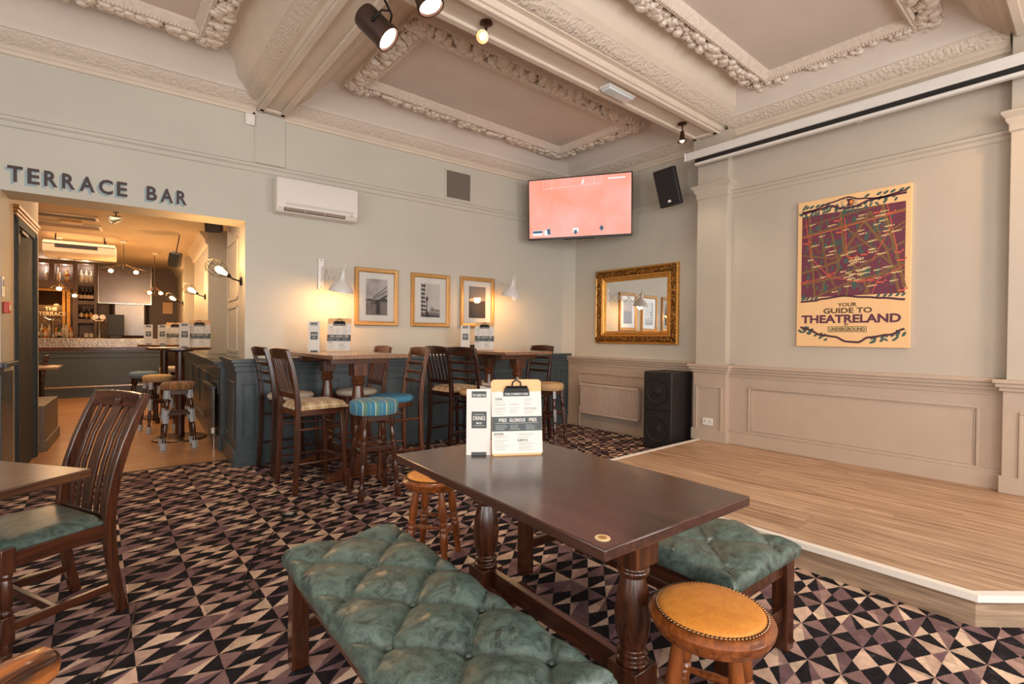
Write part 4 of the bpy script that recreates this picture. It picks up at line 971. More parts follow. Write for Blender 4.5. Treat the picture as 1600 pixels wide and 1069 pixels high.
# ---- air conditioner on the bar wall
t = thing('air_conditioner', W3(1.49, D0, 2.54), TH, 'white wall-mounted air conditioner above the nearer high table', 'air conditioner')
b = MB(); pr = [(0, 0), (.16, 0), (.20, .05), (.205, .32), (.19, .345), (0, .345)]
b.M = Matrix(((0, 0, 1, -.41), (-1, 0, 0, 0), (0, 1, 0, 0), (0, 0, 0, 1))); b.prism(pr, 0, .82); b.build('casing', WHITE, t, bevel=.012)
b = MB(); b.box(-.34, -.196, .012, .27, -.155, .055) ; b.build('louvre_slot', plain('slot_dark', (70, 60, 54), .6), t)
b = MB()
for z in (.018, .033): b.box(-.335, -.205, z, .265, -.16, z+.006)
for x in (-.15, .05): b.box(x, -.2, .012, x+.006, -.165, .055)
b.build('louvre', plain('warm_plastic', (206, 180, 158), .4), t)
b = MB(); b.box(-.33, -.208, .085, .36, -.203, .088); b.box(-.33, -.208, .070, .36, -.203, .073); b.box(.32, -.209, .045, .35, -.203, .055); b.build('seam', plain('seam_grey', (176, 160, 148), .5), t)
# ---- vent
t = thing('wall_vent', W3(3.275, D0, 3.235), TH, 'square dark mesh vent high on the wall left of the television', 'vent')
b = MB(); b.box(-.175, -.006, -.17, .175, 0, .17); b.build('mesh_panel', ornate('vent_mesh', (112, 102, 92), 220, .5, .004, .6), t)
b = MB()
for a in ((-.2, -.19, .2, -.17), (-.2, .17, .2, .19), (-.2, -.17, -.175, .17), (.175, -.17, .2, .17)): b.box(a[0], -.010, a[1], a[2], 0, a[3])
b.build('frame', WALL, t, bevel=.002)
# ---- sensor and conduit
t = thing('alarm_sensor', W3(.865, D0, 3.44), TH, 'small white square alarm sensor under the beam end', 'sensor')
b = MB(); b.box(-.042, -.04, -.055, .042, 0, .055); b.build('housing', WHITE, t, bevel=.006)
b = MB(); b.tube([(.03, -.02, .055), (.035, -.02, .075), (.05, -.01, .08)], .008, 8); b.build('cable_gland', IRON, t)
b = MB(); b.M = WM; b.box(.905, D0-.012, 3.02, .925, D0, 3.5); S('trim_conduit', b, WALL)
# ---- pictures
SKY = plain('print_sky', (176, 168, 164), .7, noise_amt=.35, nscale=7); SEP = plain('print_dark', (56, 50, 50), .7, noise_amt=.25, nscale=25); MIDG = plain('print_mid', (122, 112, 108), .7, noise_amt=.25, nscale=20)
PGL = glass('picture_glass')
def picture(s0, s1, z0, z1, label, draw):
    wd, ht = s1-s0, z1-z0
    t = thing('framed_picture', W3((s0+s1)/2, D0-.001, (z0+z1)/2), TH, label, 'picture', 'framed photographs on the bar wall')
    X, Z = wd/2, ht/2
    b = MB(); b.M = frame((0, 0, 0), (1, 0, 0), (0, 0, 1))
    b.sweep([(0, 0), (0, .024), (.008, .032), (.03, .030), (.046, .022), (.052, .014), (.052, 0)], [(-X, -Z), (X, -Z), (X, Z), (-X, Z)], True); b.build('frame', GOLD, t, smooth_ang=25)
    b = MB().mat(PAPER); b.M = frame((0, 0, 0), (1, 0, 0), (0, 0, 1)); b.box(-X+.04, -Z+.04, 0, X-.04, Z-.04, .006); z = .0068
    px_, py_ = wd*.245, ht*.315; oy = ht*.0
    draw(b, px_, py_, z); b.build('print', PAPER, t)
    b = MB(); b.M = frame((0, 0, 0), (1, 0, 0), (0, 0, 1)); b.quad(-X+.048, -Z+.048, X-.048, Z-.048, .012); b.build('glass_pane', PGL, t)
def pic_bridge(b, X, Y, z):
    b.mat(SKY).quad(-X, -Y, X, Y, z); b.mat(MIDG).quad(-X, -Y, X, -Y*.22, z+.0004)
    b.mat(SEP)
    b.poly([(-.30*X, -Y*.32), (X, .18*Y), (X, .04*Y), (.1*X, -.28*Y), (-.1*X, -.42*Y)], z+.0008)
    for a in ((-.35, -.05, X, .62), (-.3, -.12, X, .40)): b.ribbon([(a[0]*X, a[1]*Y), (a[2], a[3]*Y)], .008, z+.0008)
    for i in range(9): f = i/8; b.ribbon([((-.3+1.3*f)*X, (-.12+.52*f)*Y), ((-.25+1.25*f)*X, (-.25+.38*f)*Y)], .003, z+.0009)
    b.poly([(-.5*X, -.40*Y), (-.3*X, -.05*Y), (-.24*X, -.08*Y), (-.42*X, -.44*Y)], z+.0009)
    b.poly([(0, -.3*Y), (.28*X, -.2*Y), (.34*X, -.95*Y), (-.1*X, -.95*Y)], z+.0008)
    b.poly([(-X, -.2*Y), (-X, -.13*Y), (-.6*X, -.1*Y), (-.3*X, -.16*Y), (.3*X, -.12*Y), (.6*X, -.02*Y), (X, -.08*Y), (X, -.25*Y)], z+.0006)
def pic_wheel(b, X, Y, z):
    b.mat(plain('print_pale', (196, 188, 182), .7, noise_amt=.08)).quad(-X, -Y, X, Y, z); b.mat(SEP)

    for i in range(7):
        y = Y*(.88-i*.24); b.poly([(-X, y-.07*Y), (-.62*X+.05*X*abs(i-2), y-.09*Y), (-.60*X+.05*X*abs(i-2), y+.03*Y), (-X, y+.06*Y)], z+.0006)
    b.ribbon([(-.62*X, Y), (-.70*X, .3*Y), (-.86*X, -.3*Y), (-.95*X, -.9*Y)], .007, z+.0006); b.ribbon([(-.9*X, Y), (-.95*X, -.6*Y)], .004, z+.0006)
    b.ribbon([(-.38*X, -.9*Y), (-.38*X, .02*Y)], .009, z+.0008)
    b.poly([(-.52*X, -Y), (-.45*X, -.62*Y), (-.31*X, -.62*Y), (-.24*X, -Y)], z+.0008); b.poly([(-.47*X, .0*Y), (-.50*X, .14*Y), (-.38*X, .25*Y), (-.26*X, .14*Y), (-.29*X, 0)], z+.0008); b.ribbon([(-.52*X, -.02*Y), (-.24*X, -.02*Y)], .006, z+.0008)
    b.poly([(-X, -Y), (-X, -.78*Y), (-.4*X, -.86*Y), (.3*X, -.88*Y), (X, -.92*Y), (X, -Y)], z+.0005)
    b.mat(MIDG).poly([(-.2*X, -.64*Y), (-.05*X, -.58*Y), (.05*X, -.58*Y), (.08*X, -.34*Y), (.14*X, -.34*Y), (.16*X, -.52*Y), (.3*X, -.40*Y), (.36*X, -.55*Y), (.7*X, -.52*Y), (X, -.56*Y), (X, -.66*Y)], z+.0004); b.quad(-X, -.92*Y, X, -.70*Y, z+.0002)
def pic_river(b, X, Y, z):
    b.mat(plain('print_dusk', (128, 118, 116), .7, noise_amt=.2, nscale=5)).quad(-X, -Y, X, Y, z)
    b.mat(SEP).quad(-X, -Y, X, .02*Y, z+.0004); b.poly([(.5*X, 0), (.8*X, .0), (.95*X, .04*Y), (.95*X, .12*Y), (.5*X, .07*Y)], z+.0006); b.ribbon([(-X, .04*Y), (X, .04*Y)], .006, z+.0006)
picture(1.928, 2.452, 1.412, 2.074, 'gold-framed photograph of a footbridge over a river, leftmost of the three pictures', pic_bridge)
picture(2.617, 3.151, 1.410, 2.068, 'gold-framed photograph with a street lamp and part of a big wheel, middle picture', pic_wheel)
picture(3.307, 3.839, 1.418, 2.078, 'gold-framed dark river photograph, rightmost picture, catching the lamp glare', pic_river)
# ---- scissor wall lamps
def scissor(s, label, reach, shs, shz, pw):
    t = thing('wall_lamp', W3(s, D0-.001, 1.96), TH, label, 'wall lamp', 'white enamel wall lamps')
    b = MB(); b.box(-.032, -.022, -.165, .032, 0, .165); pl = b.build('wall_plate', WHITEM, t, bevel=.004)
    b = MB().mat(BRONZE)
    for z in (-.145, .145): b.ball((0, -.023, z), .006, 8, 5)
    b.build('screw', BRONZE, pl)
    b = MB(); dx = shs-s; n = 4; P = lambda f, z: V(dx*f, -.03-reach*f, z)
    for i in range(n):
        f0, f1 = i/n, (i+1)/n
        for q in (-1, 1): b.bar([P(f0, q*.075)+V(q*.004, 0, 0), P(f1, -q*.075)+V(q*.004, 0, 0)], .004, .012)
    b.build('scissor_arm', WHITEM, t)
    c = V(dx, -.03-reach, shz-1.96)
    ax = V(-.06, .18, -1).normalized(); tp = c-ax*.10; bt = c+ax*.11
    b = MB(); b.lathe([(.014, -.02), (.022, 0), (.026, .03), (.03, .06), (.042, .085), (.075, .11), (.105, .145), (.122, .18), (.125, .20), (.119, .20), (.115, .18), (.098, .147), (.07, .115), (.036, .09), (.02, .06)], tp, bt, 32, False); b.build('shade', WHITEM, t)
    b = MB(); b.tube([c-ax*.11, c-ax*.15, P(1, .03)], .006, 8); b.tube([c-ax*.13, c-ax*.19+V(.02, 0, 0)], .005, 8); b.build('stem', WHITEM, t)
    b = MB(); b.ball(c+ax*.045, .028, 12, 8); b.build('bulb', BULB, t)
    wp = W3(s, D0-.001, 1.96)+Matrix.Rotation(TH, 3, 'Z') @ (c+ax*.10)
    bulb_light('wall_lamp_light', wp, pw, WARM, .05)
scissor(1.56, 'white enamel scissor-arm wall lamp glowing on the wall left of the pictures', .32, 1.68, 1.85, 13)
scissor(4.17, 'white enamel wall lamp right of the pictures', .40, 3.83, 1.915, 13)
# ---- television
c0 = V(4.516, 5.073, 0); c1 = V(5.255, 3.907, 0); dd = (c1-c0); TW_ = dd.length; ang = math.atan2(dd.y, dd.x)
t = thing('television', ((c0.x+c1.x)/2, (c0.y+c1.y)/2, 3.01), ang, 'wall-mounted television showing a pink-tinted football pitch, across the room corner', 'television')
t.rotation_euler = Euler((math.radians(4), 0, ang))
X, Z = TW_/2, .405
b = MB(); b.M = frame((0, 0, 0), (1, 0, 0), (0, 0, 1))
b.box(-X, -Z, -.045, X, Z, 0); b.box(-.2, -Z-.012, -.03, .2, -Z, 0); b.build('casing', plain('tv_bezel', (32, 20, 20), .25, coat=.5), t, bevel=.004)
m_, nt, bs = nmat('tv_picture')
tc = N(nt, 'ShaderNodeTexCoord'); nz = N(nt, 'ShaderNodeTexNoise'); nz.inputs['Scale'].default_value = 2.2; nz.inputs['Detail'].default_value = 6
L(nt, tc.outputs['Object'], nz.inputs['Vector']); cc = ramp(nt, nz.outputs[0], [(.35, lin((250, 160, 134))), (.65, lin((255, 184, 172)))])
bs.inputs['Base Color'].default_value = (0, 0, 0, 1); L(nt, cc, bs.inputs['Emission Color']); bs.inputs['Emission Strength'].default_value = 1.0; bs.inputs['Roughness'].default_value = .15; bs.inputs['Specular IOR Level'].default_value = .2
WL = glow('tv_white', (255, 214, 206), .95); TVB = glow('tv_blue', (70, 110, 140), .8); TVW = glow('tv_bright', (240, 240, 236), .95)
b = MB().mat(m_); b.M = frame((0, 0, 0), (1, 0, 0), (0, 0, 1)); b.quad(-X+.015, -Z+.03, X-.015, Z-.015, .002)
b.mat(WL)
for a in ([(-.48, Z-.02), (-.48, Z-.14), (.30, Z-.115), (.30, Z-.02)], [(-.36, Z-.02), (-.36, Z-.135)], [(.20, Z-.02), (.20, Z-.118)]): b.ribbon(a, .006, .003)
b.mat(TVW); b.quad(.38, Z-.075, .60, Z-.055, .003); b.quad(-X+.06, -Z+.06, -X+.20, -Z+.13, .003); b.quad(-X+.22, -Z+.06, -X+.30, -Z+.13, .003); b.quad(-.08, -Z+.09, 0, -Z+.14, .003); b.poly([(.03, Z-.11), (.06, Z-.04), (.075, Z-.05), (.06, Z-.11)], .003)
b.mat(TVB); b.quad(-X+.065, -Z+.095, -X+.195, -Z+.125, .004); b.poly([(-X+.27, -Z+.07), (-X+.26, -Z+.14), (-X+.30, -Z+.15), (-X+.31, -Z+.07)], .004); b.quad(-.06, -Z+.06, -.025, -Z+.11, .004); b.poly([(.27, -Z+.12), (.30, -Z+.16), (.33, -Z+.12), (.30, -Z+.08)], .004)
b.build('screen', m_, t)
b = MB(); b.box(-.12, .045, -.1, .12, .09, .1); b.bar([(0, .06, 0), (-.05, .45, -.02)], .05, .06); b.bar([(-.05, .45, 0), (.02, .72, 0)], .05, .06); b.build('wall_bracket', IRON, t)
# ---- wall speaker
t = thing('wall_speaker', (5.24, 3.36, 3.09), math.radians(-112), 'black wall-mounted speaker tilted down, right of the television', 'speaker')
t.rotation_euler = Euler((math.radians(14), math.radians(-9), math.radians(-74)), 'XYZ')
t.location = (5.24, 3.37, 3.09)
b = MB(); b.prism([(-.12, -.11), (.12, -.11), (.135, -.06), (.10, .09), (-.10, .09), (-.135, -.06)], -.215, .215); b.build('cabinet', BLACKC, t, bevel=.012)
b = MB(); b.box(-.112, -.118, -.205, .112, -.108, .205); b.build('grille', GRILLE, t, bevel=.005)
b = MB(); b.box(-.018, -.121, -.175, .018, -.118, -.15); b.build('badge', CHROME, t)
b = MB(); b.bar([(0, .09, 0), (.05, .20, 0)], .03, .12); b.build('bracket', IRON, t)
# ---- gilt mirror on the radiator wall
t = thing('wall_mirror', (RX-.001, 4.035, 1.725), math.radians(-90), 'wide mirror in a heavy gilt scrollwork frame, above the radiator', 'mirror')
X, Z = .655, .51
b = MB(); F = frame((0, 0, 0), (1, 0, 0), (0, 0, 1)); b.M = F
b.sweep([(0, 0), (0, .035), (.012, .05), (.02, .05), (.03, .04)], [(-X, -Z), (X, -Z), (X, Z), (-X, Z)], True)
b.sweep([(.098, .035), (.105, .042), (.118, .042), (.124, .030), (.136, .033), (.143, .022), (.155, .022), (.16, .012), (.17, .012), (.17, .004)], [(-X, -Z), (X, -Z), (X, Z), (-X, Z)], True)
b.build('frame_moulding', GILTP, t, smooth_ang=25)
b = MB(); b.M = F
b.sweep([(.028, 0), (.028, .04), (.045, .058), (.065, .064), (.085, .056), (.10, .036)], [(-X, -Z), (X, -Z), (X, Z), (-X, Z)], True)
rnd = random.Random(11)
for (a, c) in (((-X, -Z), (X, -Z)), ((X, -Z), (X, Z)), ((X, Z), (-X, Z)), ((-X, Z), (-X, -Z))):
    a = V(*a, 0); c = V(*c, 0); d = (c-a); Ln = d.length; d.normalize(); nn = V(-d.y, d.x, 0); q = .04; sgn = 1
    while q < Ln-.03:
        pc = a+d*q+nn*.064; pts = [pc+d*(.030*math.cos(u)*(1-u/9))+nn*(sgn*.022*math.sin(u)*(1-u/9)-sgn*.004)+V(0, 0, .058+.004*math.sin(u)) for u in [i*.55 for i in range(12)]]
        b.tube(pts, .0055, 6); b.ball(pc+d*.032+V(0, 0, .056), (.011, .011, .009), 7, 5); q += .062; sgn = -sgn
for sx in (-1, 1):
    for sz in (-1, 1):
        for q in range(7): aa = q*PI/3; b.ball((sx*(X-.06)+.026*math.cos(aa)*(q < 6), sz*(Z-.06)+.026*math.sin(aa)*(q < 6), .062), (.017, .017, .013), 8, 5)
b.build('scrollwork', GILT, t, smooth_ang=50)
mm_, nt, bs = nmat('mirror_silver'); bs.inputs['Metallic'].default_value = 1; bs.inputs['Roughness'].default_value = .01; bs.inputs['Base Color'].default_value = (.86, .87, .86, 1)
b = MB(); b.M = F; b.box(-X+.16, -Z+.16, 0, X-.16, Z-.16, .006); b.build('mirror_glass', mm_, t)
# ---- radiator
t = thing('radiator', (RX-.135, 4.37, .215), math.radians(-90), 'cream ribbed panel radiator under the gilt mirror', 'radiator')
RP = plain('radiator_enamel', (214, 190, 172), .35, noise_amt=.02)
b = MB(); b.box(-.50, -.0, 0, .50, .05, .43); b.box(-.505, -.022, .395, .505, .055, .43); b.box(-.50, -.018, 0, .50, 0, .03)
for i in range(31): x = -.485+i*.0322; b.prism([(x-.009, 0), (x-.006, -.018), (x+.006, -.018), (x+.009, 0)], .035, .385)
b.build('panel', RP, t, bevel=.001)
b = MB(); b.tube([(-.505, .03, .03), (-.54, .03, .03), (-.54, .03, -.2)], .009, 8); b.build('pipe', RP, t)
b = MB(); b.lathe([(.016, 0), (.018, .03), (.014, .06), (.001, .062)], (-.54, .03, .03), (-.54, .03, .1), 12, False); b.build('valve', WHITE, t)
# ---- floor speaker
t = thing('floor_speaker', (5.0, 3.335, 0), math.radians(-90), 'tall black double speaker cabinet standing at the corner of the stage', 'speaker')
b = MB(); b.box(-.185, 0, 0, .185, .43, .905); b.build('cabinet', BLACKC, t, bevel=.008)
b = MB(); b.box(-.18, -.012, .02, .18, 0, .45); b.box(-.18, -.012, .465, .18, 0, .895); b.build('grille', GRILLE, t, bevel=.004)
for z in (.235, .68):
    b = MB(); b.lathe([(.145, 0), (.15, .006), (.135, .008), (.125, -.0), (.05, -.01+.012), (.045, .014), (.001, .022)], (0, -.010, z), (0, -.03, z), 32, False); b.build('driver', plain('driver_cone', (40, 36, 35), .35, coat=.3), t, smooth_ang=50)
# ---- socket
t = thing('wall_socket', (PX-.0165, 2.853, .368), math.radians(-90), 'cream double plug socket low on the pilaster pedestal', 'socket')
b = MB(); b.box(-.06, -.009, -.04, .06, 0, .04); b.build('face_plate', WHITE, t, bevel=.003)
b = MB()
for x in (-.03, .03):
    b.box(x-.004, -.010, .005, x+.004, -.0085, .016); b.box(x-.014, -.010, -.012, x-.007, -.0085, -.007); b.box(x+.007, -.010, -.012, x+.014, -.0085, -.007)
b.build('pin_holes', BLACK, t)
b = MB()
for x in (-.012, .012): b.box(x-.006, -.012, .018, x+.006, -.009, .03)
b.build('switch', WHITE, t)
# ---- poster
t = thing('theatre_map_poster', (SX-.001, 1.53, 1.23), math.radians(-90), 'large cream poster with plum street map and Theatreland lettering, on the stage wall', 'poster')
PC = plain('poster_cream', (240, 196, 142), .45, noise_amt=.03); PL_ = plain('poster_plum', (108, 50, 68), .5, noise_amt=.12, nscale=9); OLV = plain('poster_olive', (126, 92, 56), .5); GRN = plain('poster_green', (64, 92, 86), .5, noise_amt=.1, nscale=40); RED = plain('poster_red', (214, 92, 68), .5); CRM = plain('poster_label', (222, 196, 140), .5); GRD = plain('poster_grey_green', (96, 84, 78), .5, noise_amt=.3, nscale=40)
PW, PH = .895, 1.412
b = MB(); b.M = frame((-PW/2, 0, 0), (1, 0, 0), (0, 0, 1)); b.box(0, 0, 0, PW, PH, .025); b.build('board', PC, t, bevel=.002)
b = MB().mat(PL_); b.M = frame((-PW/2, 0, 0), (1, 0, 0), (0, 0, 1)); z = .0256
mx0, mx1, my0, my1 = .038, .855, .475, 1.265
b.quad(mx0, my0, mx1, my1, z)
def clipseg(p, q):
    (x0, y0), (x1, y1) = p, q; t0, t1 = 0, 1; dx, dy = x1-x0, y1-y0
    for pp, qq in ((-dx, x0-mx0), (dx, mx1-x0), (-dy, y0-my0), (dy, my1-y0)):
        if pp == 0:
            if qq < 0: return None
            continue
        r = qq/pp
        if pp < 0: t0 = max(t0, r)
        else: t1 = min(t1, r)
    if t0 >= t1: return None
    return [(x0+t0*dx, y0+t0*dy), (x0+t1*dx, y0+t1*dy)]
RZ = [0.0]
def road(pts, w_, zz, mt):
    b.mat(mt)
    for p, q in zip(pts[:-1], pts[1:]):
        s_ = clipseg(p, q)
        if s_: b.ribbon(s_, w_, zz+RZ[0]); RZ[0] += .00001
rnd = random.Random(21)
for i in range(150):
    x = rnd.uniform(mx0+.02, mx1-.05); y = rnd.uniform(my0+.02, my1-.05); ww = rnd.uniform(.01, .03); hh = rnd.uniform(.03, .07); b.mat(GRN if i % 3 else GRD).poly([(x, y), (x+ww, y+.004), (x+ww+.01, y+hh), (x+.01, y+hh)], z+.0001+i*.000003)
for pts, w_ in (([(0, 1.06), (.9, 1.20)], .026), ([(0, .70), (.35, .80), (.6, 1.22)], .022), ([(.10, 1.3), (.16, .45)], .018), ([(.2, 1.12), (.26, .72), (.38, .45)], .014), ([(.28, 1.14), (.36, .76), (.3, .6)], .016), ([(.36, 1.3), (.40, .9), (.56, .60), (.62, .4)], .020),
              ([(.52, 1.2), (.72, .88), (.84, .40)], .022), ([(.68, 1.3), (.80, .8), (.86, .5)], .026), ([(.05, .6), (.4, .66), (.9, .95)], .018), ([(.1, .45), (.5, .62), (.9, .68)], .018), ([(.4, 1.12), (.72, .78), (.9, .55)], .016), ([(0, .9), (.3, .83), (.5, .92), (.9, 1.06)], .014),
              ([(.55, .45), (.62, .62), (.75, .70), (.9, .75)], .018), ([(.2, .45), (.24, .62), (.14, .8)], .010), ([(.42, .45), (.45, .7)], .012), ([(0, 1.16), (.9, 1.30)], .012), ([(.6, 1.22), (.68, .98), (.9, 1.12)], .014), ([(.3, .95), (.2, .9), (.12, 1.0)], .01)):
    road(pts, w_, z+.0006, OLV)
for pts in ([(.07, 1.24), (.12, .86), (.28, .66), (.5, .60), (.64, .60)], [(.03, 1.055), (.88, 1.19)], [(.40, 1.2), (.42, .85), (.5, .76)], [(.72, 1.28), (.80, .85)], [(.62, .48), (.66, .60), (.86, .72)], [(.62, .78), (.76, 1.08)], [(.04, .62), (.28, .66)]):
    road(pts, .006, z+.0009, RED)
for i in range(62):
    if i < 40: x = min(max(rnd.gauss(.5, .17), mx0+.03), mx1-.08); y = min(max(rnd.gauss(.72, .09), my0+.03), my1-.04)
    else: x = rnd.uniform(mx0+.02, mx1-.09); y = rnd.uniform(.8, my1-.06)
    b.mat(CRM); n = rnd.choice((3, 4, 5)); pts = [(x+q*.011, y+(.004 if q % 2 else -.003)+q*.0015) for q in range(n+1)]
    b.ribbon(pts, .010, z+.0018+i*.00001); b.poly([(x+(n+1)*.011+.006*math.cos(a), y+.006*math.sin(a)+.008) for a in [q*PI/3 for q in range(6)]], z+.0018)
for x, y in ((.33, 1.18), (.35, 1.07), (.07, 1.0), (.64, 1.20), (.74, 1.18), (.46, .82), (.55, .84), (.05, .62), (.28, .68), (.52, .60), (.60, .61), (.68, .58), (.80, .83), (.83, .50), (.82, .76)):
    b.mat(RED); b.quad(x-.02, y-.007, x+.03, y+.006, z+.003); b.poly([(x+.04+.009*math.cos(a), y+.014+.009*math.sin(a)) for a in [q*PI/3 for q in range(6)]], z+.003)
b.build('street_map', PL_, t)
b = MB(); b.M = frame((-PW/2, 0, 0), (1, 0, 0), (0, 0, 1)); MG = plain('poster_brown', (96, 70, 48), .5); PP = plain('poster_purple', (74, 34, 52), .5)
LZ = [0.0]
def leaf(x, y, a, Lf):
    LZ[0] += .000004
    c, s_ = math.cos(a), math.sin(a); b.mat(GRN).poly([(x+(u*c-v*s_)*Lf, y+(u*s_+v*c)*Lf) for u, v in ((0, 0), (.3, .2), (.7, .2), (1, 0), (.7, -.2), (.3, -.2))], z+.0003+LZ[0])
def vine(pts, w_, dn, n):
    b.mat(PP); sm = []
    for i in range(len(pts)-1):
        for q in range(6): f = q/6; f2 = f*f*(3-2*f); sm.append((pts[i][0]+(pts[i+1][0]-pts[i][0])*f, pts[i][1]+(pts[i+1][1]-pts[i][1])*f2))
    sm.append(pts[-1]); b.ribbon(sm, w_, z+.0008)
    rr = random.Random(len(pts)+n)
    for i in range(n):
        p = sm[int(i/n*(len(sm)-1))]
        if dn == 'end' and .25 < i/n < .75: continue
        for q in (0, 1): leaf(p[0]+rr.uniform(0, .02), p[1]-(.022+.034*q if dn != 'up' else -(.012+.03*q)), math.radians(rr.choice((35, 50, 140, 60))), rr.uniform(.042, .056))
vine([(.035, 1.31), (.13, 1.315), (.28, 1.36), (.42, 1.385), (.52, 1.35), (.66, 1.33), (.86, 1.355)], .014, 'up', 1)
vine([(.035, 1.295), (.16, 1.31), (.28, 1.33), (.38, 1.29), (.48, 1.29), (.60, 1.325), (.86, 1.335)], .018, 'dn', 22)
for x in (.06, .10, .15, .19, .24, .55, .64, .69, .74, .80, .84): leaf(x, 1.335+.02*(x > .5), math.radians(30), .052)
vine([(.035, .435), (.16, .44), (.22, .455), (.40, .475), (.56, .455), (.70, .44), (.86, .42)], .018, 'up', 1)
for x in (.05, .08, .12, .155, .65, .70, .74, .79, .83): leaf(x, .448, math.radians(40), .046)
vine([(.035, .185), (.10, .165), (.22, .11), (.33, .095), (.43, .05), (.52, .045), (.60, .09), (.76, .115), (.86, .165)], .018, 'end', 28)
b.mat(PP).poly([(.43+.045*math.cos(a), 1.335+.034*math.sin(a)) for a in [q*PI/8 for q in range(16)]], z+.0012)
for q in range(14):
    a = q*2*PI/14; b.mat(GRN).poly([(.43+.052*math.cos(a-.1), 1.335+.038*math.sin(a-.1)), (.43+.075*math.cos(a), 1.335+.055*math.sin(a)), (.43+.052*math.cos(a+.1), 1.335+.038*math.sin(a+.1))], z+.0010)
b.mat(PC).poly([(.405+.018*math.cos(a), 1.335+.026*math.sin(a)) for a in [q*PI/6 for q in range(12)]], z+.0015); b.mat(plain('poster_orange', (228, 140, 64), .5)).poly([(.452+.016*math.cos(a), 1.335+.018*math.sin(a)) for a in [q*PI/6 for q in range(12)]], z+.0015)
b.build('border', PC, t); b = MB(); b.M = frame((-PW/2, 0, 0), (1, 0, 0), (0, 0, 1))
b.mat(MG); b.text('YOUR', .43, .392, w=.155, h=.036, z=z+.001, bold=.03); b.text('GUIDE TO', .43, .338, w=.39, h=.050, z=z+.001, bold=.03)
b.mat(plain('poster_title', (96, 44, 66), .5)); b.text('THEATRELAND', .44, .262, w=.79, h=.078, z=z+.001, bold=.035)
b.mat(MG); b.text('BY', .43, .208, w=.035, h=.022, z=z+.001, bold=.03); b.quad(.275, .138, .585, .190, z+.0006); b.mat(CRM).quad(.28, .143, .58, .185, z+.0008); b.mat(MG).text('UNDERGROUND', .43, .164, w=.285, h=.034, z=z+.0012, bold=.04)
b.build('lettering', PC, t)
# ---- projector screen housing
t = thing('projector_screen', (5.16, 3.10, 3.22), math.radians(-90), 'long cream projector screen housing with black slot, high on the stage wall', 'screen housing')
b = MB(); b.box(0, -.04, .075, 3.9, .075, .165); b.box(0, -.05, .075, .012, .08, .17); b.build('housing', WHITEM, t, bevel=.008)
b = MB(); b.box(.12, -.025, .03, 3.9, .05, .076); b.build('slot', BLACK, t)
b = MB(); b.box(.12, -.03, .004, 3.9, .02, .032); b.build('weight_bar', WHITEM, t, bevel=.004)
b = MB(); b.box(1.6, .02, .06, 1.64, .20, .1); b.box(2.9, .02, .06, 2.94, .11, .1); b.build('bracket', WHITEM, t)
# ---- spotlights on the beam
def theatre_spot(loc, head, dirv, label, pw, tgt):
    t = thing('spotlight', loc, 0, label, 'spotlight', 'brown theatre spotlights on the beam')
    h = V(*head)-V(*loc); d = V(*dirv).normalized(); sd = d.cross(V(0, 0, 1)).normalized(); up = sd.cross(d)
    b = MB(); b.lathe([(.06, 0), (.078, .012), (.082, .03), (.082, .205), (.088, .21), (.088, .24), (.078, .24), (.075, .22), (.001, .219)], h-d*.13, h+d*.1, 32, False); b.build('housing', BRONZED, t)
    b = MB(); b.lathe([(.074, 0), (.07, .006), (.001, .008)], h-d*.13+d*.222, h+d*.3, 28, False); b.build('lens', glow('spot_lens', (255, 205, 185), 1.6 if pw < 15 else 6), t)
    b = MB()
    for q in (-1, 1): b.tube([h+sd*.088*q, h+sd*.088*q+up*.08, h+up*.13+sd*.02*q, V(0, 0, -.05)], .007, 8)
    b.lathe([(.04, 0), (.04, .03), (.02, .05)], (0, 0, 0), (0, 0, -.06), 20, False); b.ball(h+sd*.09, (.014, .014, .014), 8, 6); b.build('yoke', IRON, t)
    b = MB(); q0 = h-d*.13; b.tube([q0, q0-d*.05-sd*.03, q0-d*.03-sd*.07, q0-sd*.05+d*.02, q0+d*.04-sd*.06], .005, 6); b.build('cable_loop', IRON, t)
    lamp('spotlight_beam', 'SPOT', V(*loc)+h+d*.15, pw, HALO, V(*loc)+h+d*3, .04, spot=70)
theatre_spot((1.40, 3.02, SOF), (1.40, 3.06, 3.29), (.40, -.35, -.52), 'brown theatre spotlight with cable loop hanging from the beam crossing', 25, None)
theatre_spot((1.60, 2.82, SOF), (1.62, 2.83, 3.50), (.25, -.25, -.9), 'second brown theatre spotlight, cut off by the top edge of the photo', 60, None)
def bronze_spot(loc, dirv, label, pw):
    t = thing('ceiling_spotlight', loc, 0, label, 'spotlight', 'small bronze spotlights on the beam')
    d = V(*dirv).normalized(); h = V(0, 0, -.09)
    b = MB(); b.lathe([(.045, 0), (.048, .012), (.03, .02), (.012, .024), (.010, .045)], (0, 0, 0), (0, 0, -.05), 24, False); b.build('ceiling_rose', BRONZE, t)
    b = MB(); b.tube([(0, 0, -.04), h], .007, 8); b.ball(h, .012, 10, 6); b.build('stem', BRONZE, t)
    b = MB(); b.lathe([(.012, -.01), (.02, 0), (.024, .05), (.03, .08), (.048, .105), (.045, .105), (.027, .082), (.01, .08)], h, h+d*.1, 24, False); b.build('cone', BRONZE, t)
    b = MB(); b.ball(h+d*.088, .024, 12, 8); b.build('bulb', BULBW, t)
    lamp('ceiling_spot_beam', 'SPOT', V(*loc)+h+d*.115, pw, HALO, V(*loc)+h+d*2, .03, spot=95)
bronze_spot((2.16, 2.90, SOF), (-.5, -.35, -.45), 'small bronze ceiling spotlight with bare glowing bulb, on the middle of the beam', 14)
bronze_spot((4.74, 2.90, SOF), (0, 0, -1), 'small bronze ceiling spotlight pointing straight down, at the far end of the beam', 22)
